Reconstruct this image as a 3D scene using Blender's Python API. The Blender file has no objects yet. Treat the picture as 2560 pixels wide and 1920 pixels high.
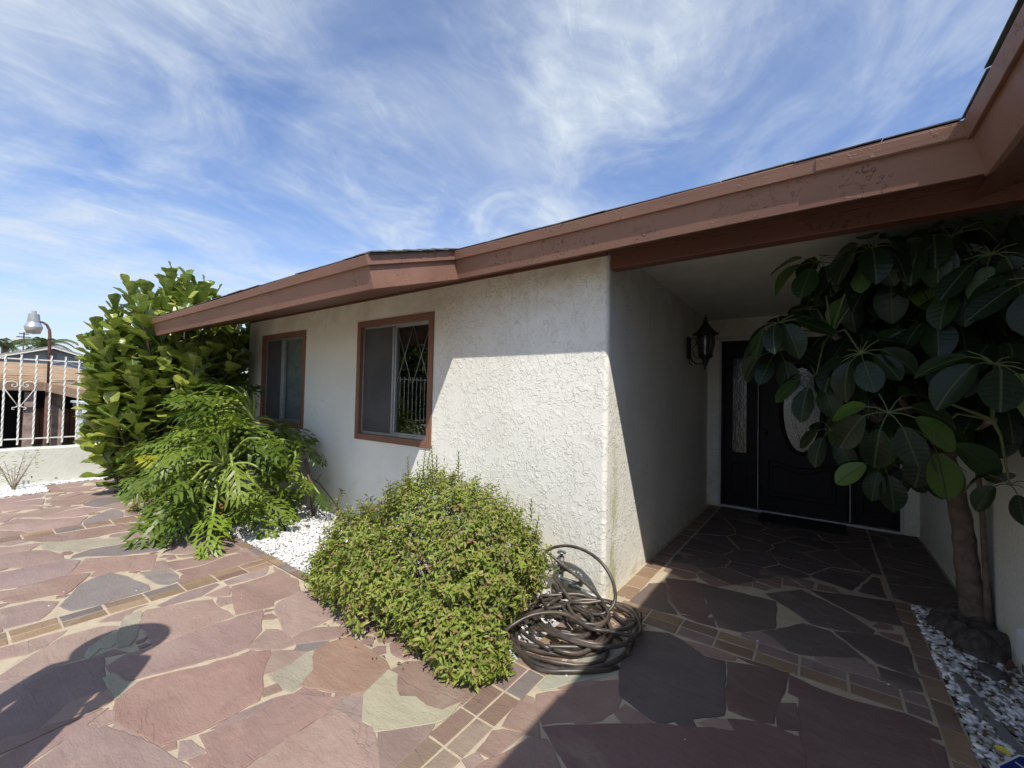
import bpy, bmesh, math, random
import numpy as np
from mathutils import Vector, Matrix
random.seed(7); rng = np.random.default_rng(7)
R = math.radians
scene = bpy.context.scene
COL = scene.collection

# ------------------------------------------------------------------ camera
cam_d = bpy.data.cameras.new('camera'); cam = bpy.data.objects.new('camera', cam_d); COL.objects.link(cam)
cam_d.sensor_width = 36; cam_d.lens = 14.77; cam_d.clip_start = 0.03; cam_d.clip_end = 2000
CAMPOS = Vector((0, 0, 1.364))
cr = Vector((0.80606, 0.59145, 0.02127)); cu = Vector((-0.00222, -0.03291, 0.99946)); cf = Vector((-0.59182, 0.80567, 0.02522))
m = Matrix((cr, cu, -cf)).transposed().to_4x4(); m.translation = CAMPOS
cam.matrix_world = m
scene.camera = cam

# ------------------------------------------------------------------ light
SUN = Vector((0.5625, -0.512, 1.0)).normalized()          # towards the sun
sun_el = math.asin(SUN.z); sun_az = math.atan2(SUN.x, SUN.y)
sd = bpy.data.lights.new('sun', 'SUN'); sd.energy = 4.6; sd.angle = R(0.53); sd.color = (1.0, 0.95, 0.87)
so = bpy.data.objects.new('sun', sd); COL.objects.link(so)
so.rotation_mode = 'QUATERNION'; so.rotation_quaternion = SUN.to_track_quat('Z', 'Y'); so.location = (6, -8, 12)

world = bpy.data.worlds.new('World'); scene.world = world; world.use_nodes = True
wn = world.node_tree.nodes; wl = world.node_tree.links; wn.clear()
def N(nodes, t, **kw):
    n = nodes.new(t)
    for k, v in kw.items():
        if k == 'ins':
            for a, b in v.items(): n.inputs[a].default_value = b
        else: setattr(n, k, v)
    return n
sky = N(wn, 'ShaderNodeTexSky', sky_type='NISHITA', sun_disc=False, sun_elevation=sun_el, sun_rotation=sun_az,
        altitude=50, air_density=1.0, dust_density=0.6, ozone_density=2.0)
bg = N(wn, 'ShaderNodeBackground', ins={'Strength': 0.125})
wo = N(wn, 'ShaderNodeOutputWorld')
tc = N(wn, 'ShaderNodeTexCoord')
sep = N(wn, 'ShaderNodeSeparateXYZ'); wl.new(tc.outputs['Generated'], sep.inputs[0])
zadd = N(wn, 'ShaderNodeMath', operation='ADD', ins={1: 0.10})
zmax = N(wn, 'ShaderNodeMath', operation='MAXIMUM', ins={1: 0.0})
wl.new(sep.outputs['Z'], zmax.inputs[0]); wl.new(zmax.outputs[0], zadd.inputs[0])
dx = N(wn, 'ShaderNodeMath', operation='DIVIDE'); dy = N(wn, 'ShaderNodeMath', operation='DIVIDE')
wl.new(sep.outputs['X'], dx.inputs[0]); wl.new(zadd.outputs[0], dx.inputs[1])
wl.new(sep.outputs['Y'], dy.inputs[0]); wl.new(zadd.outputs[0], dy.inputs[1])
cmb = N(wn, 'ShaderNodeCombineXYZ'); wl.new(dx.outputs[0], cmb.inputs[0]); wl.new(dy.outputs[0], cmb.inputs[1])
def cloud(rot, scl, nscale, detail, dist, lo, hi, off=(0, 0, 0), rough=0.6):
    mp = N(wn, 'ShaderNodeMapping'); mp.inputs['Rotation'].default_value = (0, 0, R(rot)); mp.inputs['Scale'].default_value = scl
    mp.inputs['Location'].default_value = off
    wl.new(cmb.outputs[0], mp.inputs['Vector'])
    nz = N(wn, 'ShaderNodeTexNoise', ins={'Scale': nscale, 'Detail': detail, 'Roughness': rough, 'Distortion': dist})
    wl.new(mp.outputs[0], nz.inputs['Vector'])
    mr = N(wn, 'ShaderNodeMapRange', interpolation_type='SMOOTHSTEP', ins={'From Min': lo, 'From Max': hi})
    wl.new(nz.outputs[0], mr.inputs['Value'])
    return mr.outputs[0]
# veil, streaks drawn out along the wind, fine curls
veil = cloud(-50, (1.0, 0.9, 1), 1.15, 6, 0.6, 0.30, 0.70, (10.84, 4.98, 0), 0.55)
streak = cloud(-20, (1.1, 0.8, 1), 1.9, 11, 1.3, 0.42, 0.80, (4.37, 1.95, 0), 0.62)
fine = cloud(-75, (2.2, 1.0, 1), 3.0, 13, 1.8, 0.42, 0.82, (9.04, 18.09, 0), 0.68)
def M2(op, a, b):
    n = N(wn, 'ShaderNodeMath', operation=op)
    for i, v in enumerate((a, b)):
        if isinstance(v, (int, float)): n.inputs[i].default_value = v
        else: wl.new(v, n.inputs[i])
    return n.outputs[0]
cov = M2('ADD', M2('ADD', M2('MULTIPLY', veil, 0.46), 0.05), M2('MULTIPLY', streak, 0.42))
cov = M2('ADD', cov, M2('MULTIPLY', M2('MULTIPLY', fine, veil), 0.35))
hz = N(wn, 'ShaderNodeMapRange', interpolation_type='SMOOTHSTEP', ins={'From Min': 0.34, 'From Max': -0.02, 'To Min': 0.0, 'To Max': 0.5})
wl.new(sep.outputs['Z'], hz.inputs['Value'])
cov = M2('MINIMUM', M2('ADD', cov, hz.outputs[0]), 0.93)
bel = N(wn, 'ShaderNodeMapRange', interpolation_type='SMOOTHSTEP', ins={'From Min': 0.02, 'From Max': -0.02, 'To Min': 0.0, 'To Max': 0.93})
wl.new(sep.outputs['Z'], bel.inputs['Value']); cov = M2('MAXIMUM', cov, bel.outputs[0])
cmix = N(wn, 'ShaderNodeMix', data_type='RGBA')
satn = N(wn, 'ShaderNodeMix', data_type='RGBA', blend_type='MULTIPLY', ins={0: 1.0})
wl.new(sky.outputs[0], satn.inputs[6]); satn.inputs[7].default_value = (.96, 1.12, 1.42, 1)
wl.new(cov, cmix.inputs[0]); wl.new(satn.outputs[2], cmix.inputs[6])
cmix.inputs[7].default_value = (5.5, 6.1, 6.7, 1)
wl.new(cmix.outputs[2], bg.inputs['Color']); wl.new(bg.outputs[0], wo.inputs['Surface'])

scene.view_settings.view_transform = 'Standard'; scene.view_settings.look = 'None'
scene.view_settings.exposure = 0.15; scene.view_settings.gamma = 1; scene.view_settings.use_curve_mapping = False
scene.render.engine = 'CYCLES'
scene.cycles.max_bounces = 12; scene.cycles.diffuse_bounces = 8; scene.cycles.transparent_max_bounces = 12

# ------------------------------------------------------------------ object helpers
def tag(o, label=None, cat=None, group=None, kind=None):
    if label: o['label'] = label
    if cat: o['category'] = cat
    if group: o['group'] = group
    if kind: o['kind'] = kind
    return o
def empty(name, loc=(0, 0, 0), label=None, cat=None, group=None):
    o = bpy.data.objects.new(name, None); COL.objects.link(o); o.location = loc; o.empty_display_size = 0.1
    return tag(o, label, cat, group)
def link(name, me, parent=None, mats=None, color=None):
    o = bpy.data.objects.new(name, me); COL.objects.link(o)
    if mats is not None:
        for mt in (mats if isinstance(mats, (list, tuple)) else [mats]): me.materials.append(mt)
    if parent is not None:
        o.parent = parent
        o.matrix_parent_inverse = Matrix.Translation(-WORLDLOC(parent))
    if color: o.color = (*color, 1)
    return o
def WORLDLOC(p):
    v = Vector((0, 0, 0))
    while p is not None:
        v += p.location; p = p.parent
        break
    return v
def np_mesh(name, V, F, smooth=False, tint=None, luv=None, midx=None):
    V = np.asarray(V, np.float32); F = np.asarray(F, np.int32)
    me = bpy.data.meshes.new(name); n, k = F.shape
    me.vertices.add(len(V)); me.vertices.foreach_set('co', V.ravel())
    me.loops.add(n * k); me.loops.foreach_set('vertex_index', F.ravel())
    me.polygons.add(n); me.polygons.foreach_set('loop_start', np.arange(n, dtype=np.int32) * k)
    if smooth: me.polygons.foreach_set('use_smooth', np.ones(n, bool))
    if midx is not None: me.polygons.foreach_set('material_index', np.asarray(midx, np.int32))
    me.update(calc_edges=True)
    if tint is not None:
        a = me.attributes.new('tint', 'FLOAT', 'FACE'); a.data.foreach_set('value', np.asarray(tint, np.float32))
    if luv is not None:
        a = me.attributes.new('luv', 'FLOAT_VECTOR', 'POINT'); a.data.foreach_set('vector', np.asarray(luv, np.float32).ravel())
    return me
class MB:
    """collects boxes, prisms, tubes, lathes into one mesh"""
    def __init__(s): s.v = []; s.f = []; s.sm = []
    def add(s, vs, fs, smooth=False):
        b = len(s.v); s.v += [tuple(v) for v in vs]; s.f += [tuple(b + i for i in f) for f in fs]; s.sm += [smooth] * len(fs); return s
    def box(s, x0, x1, y0, y1, z0, z1):
        vs = [(x, y, z) for x in (x0, x1) for y in (y0, y1) for z in (z0, z1)]
        return s.add(vs, [(0, 1, 3, 2), (4, 6, 7, 5), (0, 4, 5, 1), (2, 3, 7, 6), (0, 2, 6, 4), (1, 5, 7, 3)])
    def hexa(s, a, b):      # two quads (lists of 4 points), joined
        vs = list(a) + list(b)
        return s.add(vs, [(3, 2, 1, 0), (4, 5, 6, 7), (0, 1, 5, 4), (1, 2, 6, 5), (2, 3, 7, 6), (3, 0, 4, 7)])
    def extr(s, pts, d, caps=True):   # polygon points extruded along vector d
        n = len(pts); vs = [Vector(p) for p in pts] + [Vector(p) + Vector(d) for p in pts]
        fs = [(i, (i + 1) % n, n + (i + 1) % n, n + i) for i in range(n)]
        if caps: fs += [tuple(range(n))[::-1], tuple(range(n, 2 * n))]
        return s.add(vs, fs)
    def tube(s, pts, r, n=8, caps=True, twist=0.0, square=False):
        pts = [Vector(p) for p in pts]; rs = r if isinstance(r, (list, tuple)) else [r] * len(pts)
        t0 = (pts[1] - pts[0]).normalized(); ref = Vector((0, 0, 1)) if abs(t0.z) < .9 else Vector((1, 0, 0))
        u = t0.cross(ref).normalized(); vs = []; acc = 0
        for i, p in enumerate(pts):
            t = (pts[min(i + 1, len(pts) - 1)] - pts[max(i - 1, 0)]).normalized()
            u = (u - t * u.dot(t)).normalized(); w = t.cross(u)
            for k in range(n):
                a = 2 * math.pi * k / n + twist * i
                vs.append(p + (u * math.cos(a) + w * math.sin(a)) * rs[i])
        fs = []
        for i in range(len(pts) - 1):
            for k in range(n):
                fs.append((i * n + k, i * n + (k + 1) % n, (i + 1) * n + (k + 1) % n, (i + 1) * n + k))
        s.add(vs, fs, not square)
        if caps:
            b = len(s.v) - len(vs)
            s.f.append(tuple(b + k for k in range(n))[::-1]); s.f.append(tuple(b + (len(pts) - 1) * n + k for k in range(n))); s.sm += [False] * 2
        return s
    def lathe(s, prof, c, n=16, sx=1, sy=1, smooth=True):
        vs = []
        for r_, z in prof:
            for k in range(n):
                a = 2 * math.pi * k / n; vs.append((c[0] + r_ * math.cos(a) * sx, c[1] + r_ * math.sin(a) * sy, c[2] + z))
        fs = []
        for i in range(len(prof) - 1):
            for k in range(n): fs.append((i * n + k, i * n + (k + 1) % n, (i + 1) * n + (k + 1) % n, (i + 1) * n + k))
        return s.add(vs, fs, smooth)
    def build(s, name, mat, parent=None, bevel=0, color=None):
        me = bpy.data.meshes.new(name); me.from_pydata(s.v, [], s.f)
        me.polygons.foreach_set('use_smooth', s.sm); me.update()
        bm = bmesh.new(); bm.from_mesh(me); bmesh.ops.recalc_face_normals(bm, faces=bm.faces); bm.to_mesh(me); bm.free()
        o = link(name, me, parent, mat, color)
        if bevel:
            bv = o.modifiers.new('bevel', 'BEVEL'); bv.width = bevel; bv.segments = 2; bv.limit_method = 'ANGLE'
        return o

# ------------------------------------------------------------------ materials
class Mat:
    def __init__(s, name):
        s.m = bpy.data.materials.new(name); s.m.use_nodes = True; s.n = s.m.node_tree.nodes; s.l = s.m.node_tree.links
        s.p = s.n['Principled BSDF']; s.out = s.n['Material Output']
        s.geo = s.n.new('ShaderNodeNewGeometry'); s.pos = s.geo.outputs['Position']
    def new(s, t, **kw): return N(s.n, t, **kw)
    def set(s, **kw):
        for k, v in kw.items(): s.p.inputs[k.replace('_', ' ')].default_value = v
        return s
    def noise(s, scale, detail=4, rough=.55, dist=0, vec=None, stretch=None, rot=None):
        nz = s.new('ShaderNodeTexNoise', ins={'Scale': scale, 'Detail': detail, 'Roughness': rough, 'Distortion': dist})
        v = vec if vec is not None else s.pos
        if stretch or rot:
            mp = s.new('ShaderNodeMapping'); mp.inputs['Scale'].default_value = stretch or (1, 1, 1)
            if rot: mp.inputs['Rotation'].default_value = rot
            s.l.new(v, mp.inputs['Vector']); v = mp.outputs[0]
        s.l.new(v, nz.inputs['Vector']); return nz.outputs[0]
    def rng(s, v, a, b, c=0, d=1, smooth=True):
        mr = s.new('ShaderNodeMapRange', interpolation_type='SMOOTHSTEP' if smooth else 'LINEAR', ins={'From Min': a, 'From Max': b, 'To Min': c, 'To Max': d})
        s.l.new(v, mr.inputs['Value']); return mr.outputs[0]
    def math(s, op, a, b=0.0):
        n = s.new('ShaderNodeMath', operation=op)
        for i, v in enumerate((a, b)):
            if isinstance(v, (int, float)): n.inputs[i].default_value = v
            else: s.l.new(v, n.inputs[i])
        return n.outputs[0]
    def mix(s, fac, a, b, mode='MIX'):
        n = s.new('ShaderNodeMix', data_type='RGBA', blend_type=mode)
        for i, v in ((0, fac), (6, a), (7, b)):
            if isinstance(v, (int, float)): n.inputs[i].default_value = v
            elif isinstance(v, tuple): n.inputs[i].default_value = (*v, 1) if len(v) == 3 else v
            else: s.l.new(v, n.inputs[i])
        return n.outputs[2]
    def color(s, c):
        if isinstance(c, tuple): s.p.inputs['Base Color'].default_value = (*c, 1)
        else: s.l.new(c, s.p.inputs['Base Color'])
        return s
    def rough(s, v):
        if isinstance(v, (int, float)): s.p.inputs['Roughness'].default_value = v
        else: s.l.new(v, s.p.inputs['Roughness'])
        return s
    def bump(s, h, dist=.004, strength=1.0):
        b = s.new('ShaderNodeBump', ins={'Strength': strength, 'Distance': dist}); s.l.new(h, b.inputs['Height'])
        s.l.new(b.outputs[0], s.p.inputs['Normal']); return s

def simple(name, col, rough=.6, var=.12, scale=8, bump=0, bscale=60, metal=0, spec=None):
    m = Mat(name); a = tuple(max(0, c * (1 - var)) for c in col); b = tuple(min(1, c * (1 + var)) for c in col)
    m.color(m.mix(m.rng(m.noise(scale, 5, .6), .3, .7), a, b)).rough(rough)
    m.p.inputs['Metallic'].default_value = metal
    if spec is not None: m.p.inputs['Specular IOR Level'].default_value = spec
    if bump: m.bump(m.noise(bscale, 4, .6), bump)
    return m.m

# stucco, with trowelled patches of raised knock-down texture
def stucco(name, col, heavy=1.0, stain=(.55, .50, .36)):
    m = Mat(name)
    n1 = m.noise(17, 3.2, .52, 1.3, stretch=(1, 1, .75)); n2 = m.noise(4.2, 4, .6, 1.2); n3 = m.noise(150, 3, .6)
    n1b = m.noise(38, 2.5, .5, .8)
    raised = m.rng(n1, .525, .56); raised2 = m.rng(n1b, .55, .60)
    sx_ = m.new('ShaderNodeSeparateXYZ'); m.l.new(m.pos, sx_.inputs[0])
    mask = m.math('MULTIPLY', m.rng(n2, .34, .54, .15, 1), m.rng(sx_.outputs['X'], -3.6, -2.5, .18, 1.0))
    h = m.math('MULTIPLY', m.math('ADD', raised, m.math('MULTIPLY', raised2, .7)), mask)
    sw = m.noise(7, 5, .6, 2.2)
    h = m.math('ADD', h, m.math('MULTIPLY', sw, .55)); h = m.math('ADD', h, m.math('MULTIPLY', n3, .05))
    m.bump(h, .0027 * heavy)
    dark = tuple(c * .90 for c in col)
    c1 = m.mix(m.rng(m.noise(1.2, 5, .6), .35, .7), col, dark)
    c2 = m.mix(m.rng(m.noise(4, 7, .7, .5), .60, .80, 0, .45), c1, stain)
    m.color(c2).rough(.88); m.p.inputs['Specular IOR Level'].default_value = .25
    return m
WALLC = (.84, .82, .74)
ms = stucco('stucco_white', WALLC)
# rain-splash grime near the ground, patchy tan tone growing towards the wall head
sepn = ms.new('ShaderNodeSeparateXYZ'); ms.l.new(ms.pos, sepn.inputs[0])
low = ms.rng(sepn.outputs['Z'], .34, -.02); grn = ms.noise(9, 6, .65)
base = ms.p.inputs['Base Color'].links[0].from_socket
c3 = ms.mix(ms.math('MULTIPLY', low, ms.rng(grn, .35, .75)), base, (.60, .55, .38))
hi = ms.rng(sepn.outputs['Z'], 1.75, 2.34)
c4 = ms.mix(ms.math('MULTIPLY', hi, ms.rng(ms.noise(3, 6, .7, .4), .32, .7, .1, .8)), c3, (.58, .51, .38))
yy = ms.math('MULTIPLY', ms.rng(sepn.outputs['Y'], 2.70, 2.76), ms.rng(sepn.outputs['Y'], 2.90, 2.80))
yy = ms.math('MULTIPLY', yy, ms.math('MULTIPLY', ms.rng(sepn.outputs['X'], -1.30, -1.20), ms.rng(sepn.outputs['X'], -.9, -1.10)))
mos = ms.math('MULTIPLY', ms.math('MULTIPLY', yy, ms.rng(sepn.outputs['Z'], 1.35, .55)), ms.rng(ms.noise(14, 5, .65, .3, stretch=(1, 1, .25)), .38, .62, .1, .75))
c4 = ms.mix(mos, c4, (.42, .43, .20))
drip = ms.math('MULTIPLY', ms.rng(ms.noise(7, 4, .6, 0, stretch=(1.6, 1.6, .10)), .60, .72, 0, .30), ms.rng(sepn.outputs['Z'], .9, 2.2, .25, 1))
c4 = ms.mix(drip, c4, (.55, .50, .40))
hair = ms.math('MULTIPLY', ms.rng(ms.math('ABSOLUTE', ms.math('SUBTRACT', ms.noise(.8, 5, .6, .5), .5)), 0, .0016, 1, 0), ms.rng(ms.noise(1.1, 2), .52, .58, 0, .35))
c4 = ms.mix(hair, c4, (.30, .27, .22))
ms.color(c4)
M_WALL = ms.m
M_YARDWALL = stucco('stucco_yard_wall', (.66, .66, .58), 2.0, (.5, .46, .33)).m
M_CEIL = simple('ceiling_stucco', (.60, .60, .54), .9, .06, 5, .002, 90)

def painted_wood(name, col, bumpy=.0016):
    m = Mat(name)
    st = m.noise(5, 6, .65, .4, stretch=(.25, 1, 1)); sp = m.rng(m.noise(42, 4, .6, .5), .57, .66); pm = m.rng(m.noise(2.6, 3, .6, .6), .47, .60)
    h = m.math('ADD', m.math('MULTIPLY', m.math('MULTIPLY', sp, pm), 1.4), m.math('MULTIPLY', m.noise(60, 4, .6, stretch=(.12, 1, 1)), .35))
    m.bump(h, bumpy * 1.9)
    a = tuple(c * .88 for c in col); b = tuple(min(1, c * 1.12) for c in col)
    c = m.mix(m.rng(st, .3, .7), a, b)
    patch = m.rng(m.noise(2.1, 7, .7, .8), .66, .74, 0, .10)
    m.color(m.mix(patch, c, (.40, .235, .17))).rough(.55); return m.m
M_BROWN = painted_wood('brown_fascia_paint', (.262, .138, .096))
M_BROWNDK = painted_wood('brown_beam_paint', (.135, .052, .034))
M_CASING = painted_wood('brown_window_casing_paint', (.225, .108, .070), .0008)
M_SHINGLE = simple('asphalt_shingle', (.15, .155, .145), .95, .45, 9, .003, 250)
M_ALU = simple('aluminium_frame', (.42, .43, .43), .38, .12, 20, 0, metal=.7)
M_DARK = simple('dark_interior', (.03, .03, .03), .9, .2)
M_DOOR = simple('near_black_door_paint', (.0045, .0042, .0042), .5, .3, 12, .0006, 40, 0, .25)
M_IRONBLK = simple('black_lantern_metal', (.018, .017, .016), .45, .3, 20)
M_WHITEPAINT = simple('white_iron_paint', (.74, .73, .68), .5, .10, 30)
M_WHITETRIM = simple('pale_trim_paint', (.55, .55, .52), .6, .1, 20)

def glass(name, tintc, refl=1.0, alpha=.6):
    m = Mat(name); m.n.remove(m.p)
    g = m.new('ShaderNodeBsdfGlossy', ins={'Roughness': .015}); g.inputs['Color'].default_value = (refl, refl, refl, 1)
    t = m.new('ShaderNodeBsdfTransparent'); t.inputs['Color'].default_value = (*tintc, 1)
    fr = m.new('ShaderNodeLayerWeight', ins={'Blend': .5}); mx = m.new('ShaderNodeMixShader')
    k = m.math('ADD', .055, m.math('MULTIPLY', m.math('POWER', fr.outputs['Facing'], 4.5), .9))
    m.l.new(k, mx.inputs[0]); m.l.new(t.outputs[0], mx.inputs[1]); m.l.new(g.outputs[0], mx.inputs[2]); m.l.new(mx.outputs[0], m.out.inputs[0])
    return m.m
M_GLASS = glass('window_glass', (.86, .9, .9))
ml = Mat('leaded_door_glass'); ml.color(ml.mix(ml.rng(ml.noise(30, 3), .3, .7), (.035, .04, .04), (.09, .095, .095))).rough(.08)
ml.bump(ml.noise(45, 3, .5), .002); ml.set(Specular_IOR_Level=.9); M_LEADGLASS = ml.m
msn = Mat('insect_screen'); msn.color(msn.mix(msn.rng(msn.noise(3, 4), .3, .7), (.050, .050, .052), (.075, .075, .075))).rough(.7); M_SCREEN = msn.m

# flagstone: object colour gives each slab its own stone
def flag(name, usecol=True, col=None, sc=1):
    m = Mat(name)
    oi = m.new('ShaderNodeObjectInfo')
    off = m.new('ShaderNodeVectorMath', operation='SCALE'); cx = m.new('ShaderNodeCombineXYZ')
    m.l.new(oi.outputs['Random'], cx.inputs[0]); m.l.new(oi.outputs['Random'], cx.inputs[2]); m.l.new(cx.outputs[0], off.inputs[0]); off.inputs['Scale'].default_value = 37.0
    va = m.new('ShaderNodeVectorMath', operation='ADD'); m.l.new(m.pos, va.inputs[0]); m.l.new(off.outputs[0], va.inputs[1]); v = va.outputs[0]
    base = oi.outputs['Color']
    n1 = m.noise(2.2, 7, .62, .7, v, (1.0, 1.6, 1)); n2 = m.noise(7, 8, .7, .3, v); n3 = m.noise(90, 4, .7, 0, v); n4 = m.noise(1.3, 6, .6, 1.2, v)
    c = m.mix(m.rng(n1, .30, .72), base, m.mix(1.0, base, (.84, .80, .80), 'MULTIPLY'))
    c = m.mix(m.rng(n2, .50, .78, 0, .7), c, m.mix(1.0, base, (1.22, 1.12, 1.04), 'MULTIPLY'))
    c = m.mix(m.rng(n4, .56, .70, 0, .5), c, (.38, .31, .24)); c = m.mix(m.rng(m.noise(3.4, 8, .7, .9, v), .54, .74, 0, .45), c, m.mix(1.0, base, (.72, .66, .66), 'MULTIPLY'))
    c = m.mix(m.rng(n3, .58, .78, 0, .5), c, (.12, .085, .075)); crk = m.rng(m.math('ABSOLUTE', m.math('SUBTRACT', m.noise(1.1, 5, .58, .5, v, (.55, 1.5, 1)), .5)), .0, .003, 1, 0); crk = m.math('MULTIPLY', crk, m.rng(m.noise(2.3, 3, .5, 0, v), .50, .60)); c = m.mix(m.math('MULTIPLY', crk, .16), c, (.07, .05, .045))
    c = m.mix(m.rng(m.noise(160, 3, .6, 0, v), .64, .76, 0, .30), c, (.50, .42, .38))
    pale = m.rng(m.noise(3.1, 9, .78, .5, v), .62, .78, 0, .55)
    c = m.mix(pale, c, (.46, .45, .42))
    m.color(c).rough(m.rng(n2, .3, .7, .62, .85))
    h = m.math('ADD', m.math('MULTIPLY', n1, 1.6), m.math('MULTIPLY', n2, .8)); h = m.math('ADD', h, m.math('MULTIPLY', n3, .18))
    ridge = m.rng(m.noise(4.5, 6, .6, 1.8, v, (.6, 2.0, 1)), .49, .53)
    h = m.math('ADD', h, m.math('MULTIPLY', m.noise(14, 8, .72, .6, v, (.5, 1.6, 1)), .7)); h = m.math('SUBTRACT', h, m.math('MULTIPLY', crk, .18)); h = m.math('ADD', h, m.math('MULTIPLY', ridge, .06))
    m.bump(h, .0085); m.set(Specular_IOR_Level=.25)
    return m.m
M_FLAG = flag('flagstone')
mm = Mat('tan_mortar')
nn = mm.noise(12, 7, .7); nf = mm.noise(140, 4, .7)
cc = mm.mix(mm.rng(nn, .3, .7), (.43, .345, .24), (.53, .45, .33)); cc = mm.mix(mm.rng(mm.noise(2.3, 6, .65), .48, .72, 0, .7), cc, (.36, .31, .24)); cc = mm.mix(mm.rng(nf, .6, .8, 0, .3), cc, (.22, .17, .11))
mm.color(cc).rough(.95).bump(mm.math('ADD', nn, mm.math('MULTIPLY', nf, .5)), .006); M_MORTAR = mm.m
M_SOIL = simple('earth', (.13, .10, .075), .95, .3, 14, .01, 30)
M_LAND = simple('dry_ground', (.20, .18, .14), .95, .25, .6, .02, 6)
mp_ = Mat('white_pebbles'); at = mp_.new('ShaderNodeAttribute', attribute_name='tint')
mp_.color(mp_.mix(mp_.rng(at.outputs['Fac'], .80, 1.0), mp_.mix(at.outputs['Fac'], (.84, .83, .82), (.62, .61, .59)), (.16, .14, .12))).rough(.6); M_PEBBLE = mp_.m
M_PEBBLEBASE = simple('pebble_bed_base', (.52, .51, .49), .9, .35, 60, .01, 90)
M_CONC = simple('concrete_edging', (.20, .20, .19), .9, .2, 20, .003, 80)

def leafmat(name, cols, under=None, rough=.42, transl=.22, vein=None, veins=False, spec=.5):
    """cols: list of (pos, colour) along each leaf's own tint"""
    m = Mat(name)
    at = m.new('ShaderNodeAttribute', attribute_name='tint'); oi = m.new('ShaderNodeObjectInfo')
    f = m.math('FRACT', m.math('ADD', at.outputs['Fac'], oi.outputs['Random']))
    cr_ = m.new('ShaderNodeValToRGB'); el = cr_.color_ramp.elements
    while len(el) < len(cols): el.new(.5)
    for e, (p, c) in zip(el, cols): e.position = p; e.color = (*c, 1)
    m.l.new(f, cr_.inputs[0]); c = cr_.outputs[0]
    if veins:
        lu = m.new('ShaderNodeAttribute', attribute_name='luv'); sp = m.new('ShaderNodeSeparateXYZ'); m.l.new(lu.outputs['Vector'], sp.inputs[0])
        ay = m.math('ABSOLUTE', sp.outputs['Y'])
        mid = m.rng(ay, .010, .028, 1, 0)
        ph = m.math('MULTIPLY', m.math('SUBTRACT', sp.outputs['X'], m.math('MULTIPLY', ay, .35)), 2 * math.pi * veins)
        sv = m.rng(m.math('SINE', ph), .88, .99)
        k = m.math('MAXIMUM', mid, m.math('MULTIPLY', sv, .22))
        c = m.mix(k, c, vein)
        m.bump(m.math('SUBTRACT', m.math('MULTIPLY', m.math('SINE', ph), .2), k), .0016)
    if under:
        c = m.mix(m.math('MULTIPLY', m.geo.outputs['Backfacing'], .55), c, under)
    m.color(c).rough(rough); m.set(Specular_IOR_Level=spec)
    tr = m.new('ShaderNodeBsdfTranslucent'); m.l.new(m.mix(.35, c, (.25, .42, .03)), tr.inputs[0])
    mx = m.new('ShaderNodeMixShader', ins={0: transl}); m.l.new(m.p.outputs[0], mx.inputs[1]); m.l.new(tr.outputs[0], mx.inputs[2]); m.l.new(mx.outputs[0], m.out.inputs[0])
    return m.m
M_FIG = leafmat('fig_leaf', [(0, (.075, .13, .02)), (.35, (.16, .21, .03)), (.7, (.25, .30, .045)), (1, (.36, .38, .07))], under=(.24, .29, .07), vein=(.36, .42, .14), veins=6, rough=.30)
M_PHIL = leafmat('philodendron_leaf', [(0, (.055, .10, .013)), (.45, (.125, .18, .022)), (.9, (.18, .24, .03)), (.975, (.20, .28, .03)), (1, (.42, .38, .03))], vein=(.28, .34, .08), veins=False, rough=.40, spec=.35)
M_PETIOLE = simple('petiole_green', (.25, .31, .07), .45, .2, 12)
M_BUSH = leafmat('shrub_leaf', [(0, (.13, .19, .03)), (.35, (.21, .27, .045)), (.6, (.30, .34, .065)), (.84, (.27, .22, .08)), (.94, (.27, .16, .09)), (1, (.50, .38, .22))], rough=.5, transl=.25, spec=.35)
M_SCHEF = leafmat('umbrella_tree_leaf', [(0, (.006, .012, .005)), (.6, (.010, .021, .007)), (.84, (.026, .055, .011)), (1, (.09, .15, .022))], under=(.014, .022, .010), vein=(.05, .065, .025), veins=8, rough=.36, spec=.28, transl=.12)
M_BARK = simple('bark', (.15, .105, .08), .9, .35, 18, .006, 45)
M_TWIG = simple('twig_brown', (.16, .10, .065), .85, .3, 30)
M_DEAD = simple('dead_leaf', (.30, .15, .07), .8, .4, 20)
mh = Mat('hose_rubber'); mh.color(mh.mix(mh.rng(mh.noise(9, 5, .7), .35, .7), (.040, .033, .028), (.105, .080, .062))).rough(.38)
mh.set(Specular_IOR_Level=.55); M_HOSE = mh.m
M_PIPE = simple('galvanised_pipe', (.24, .25, .25), .5, .35, 40, metal=.6)
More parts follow.
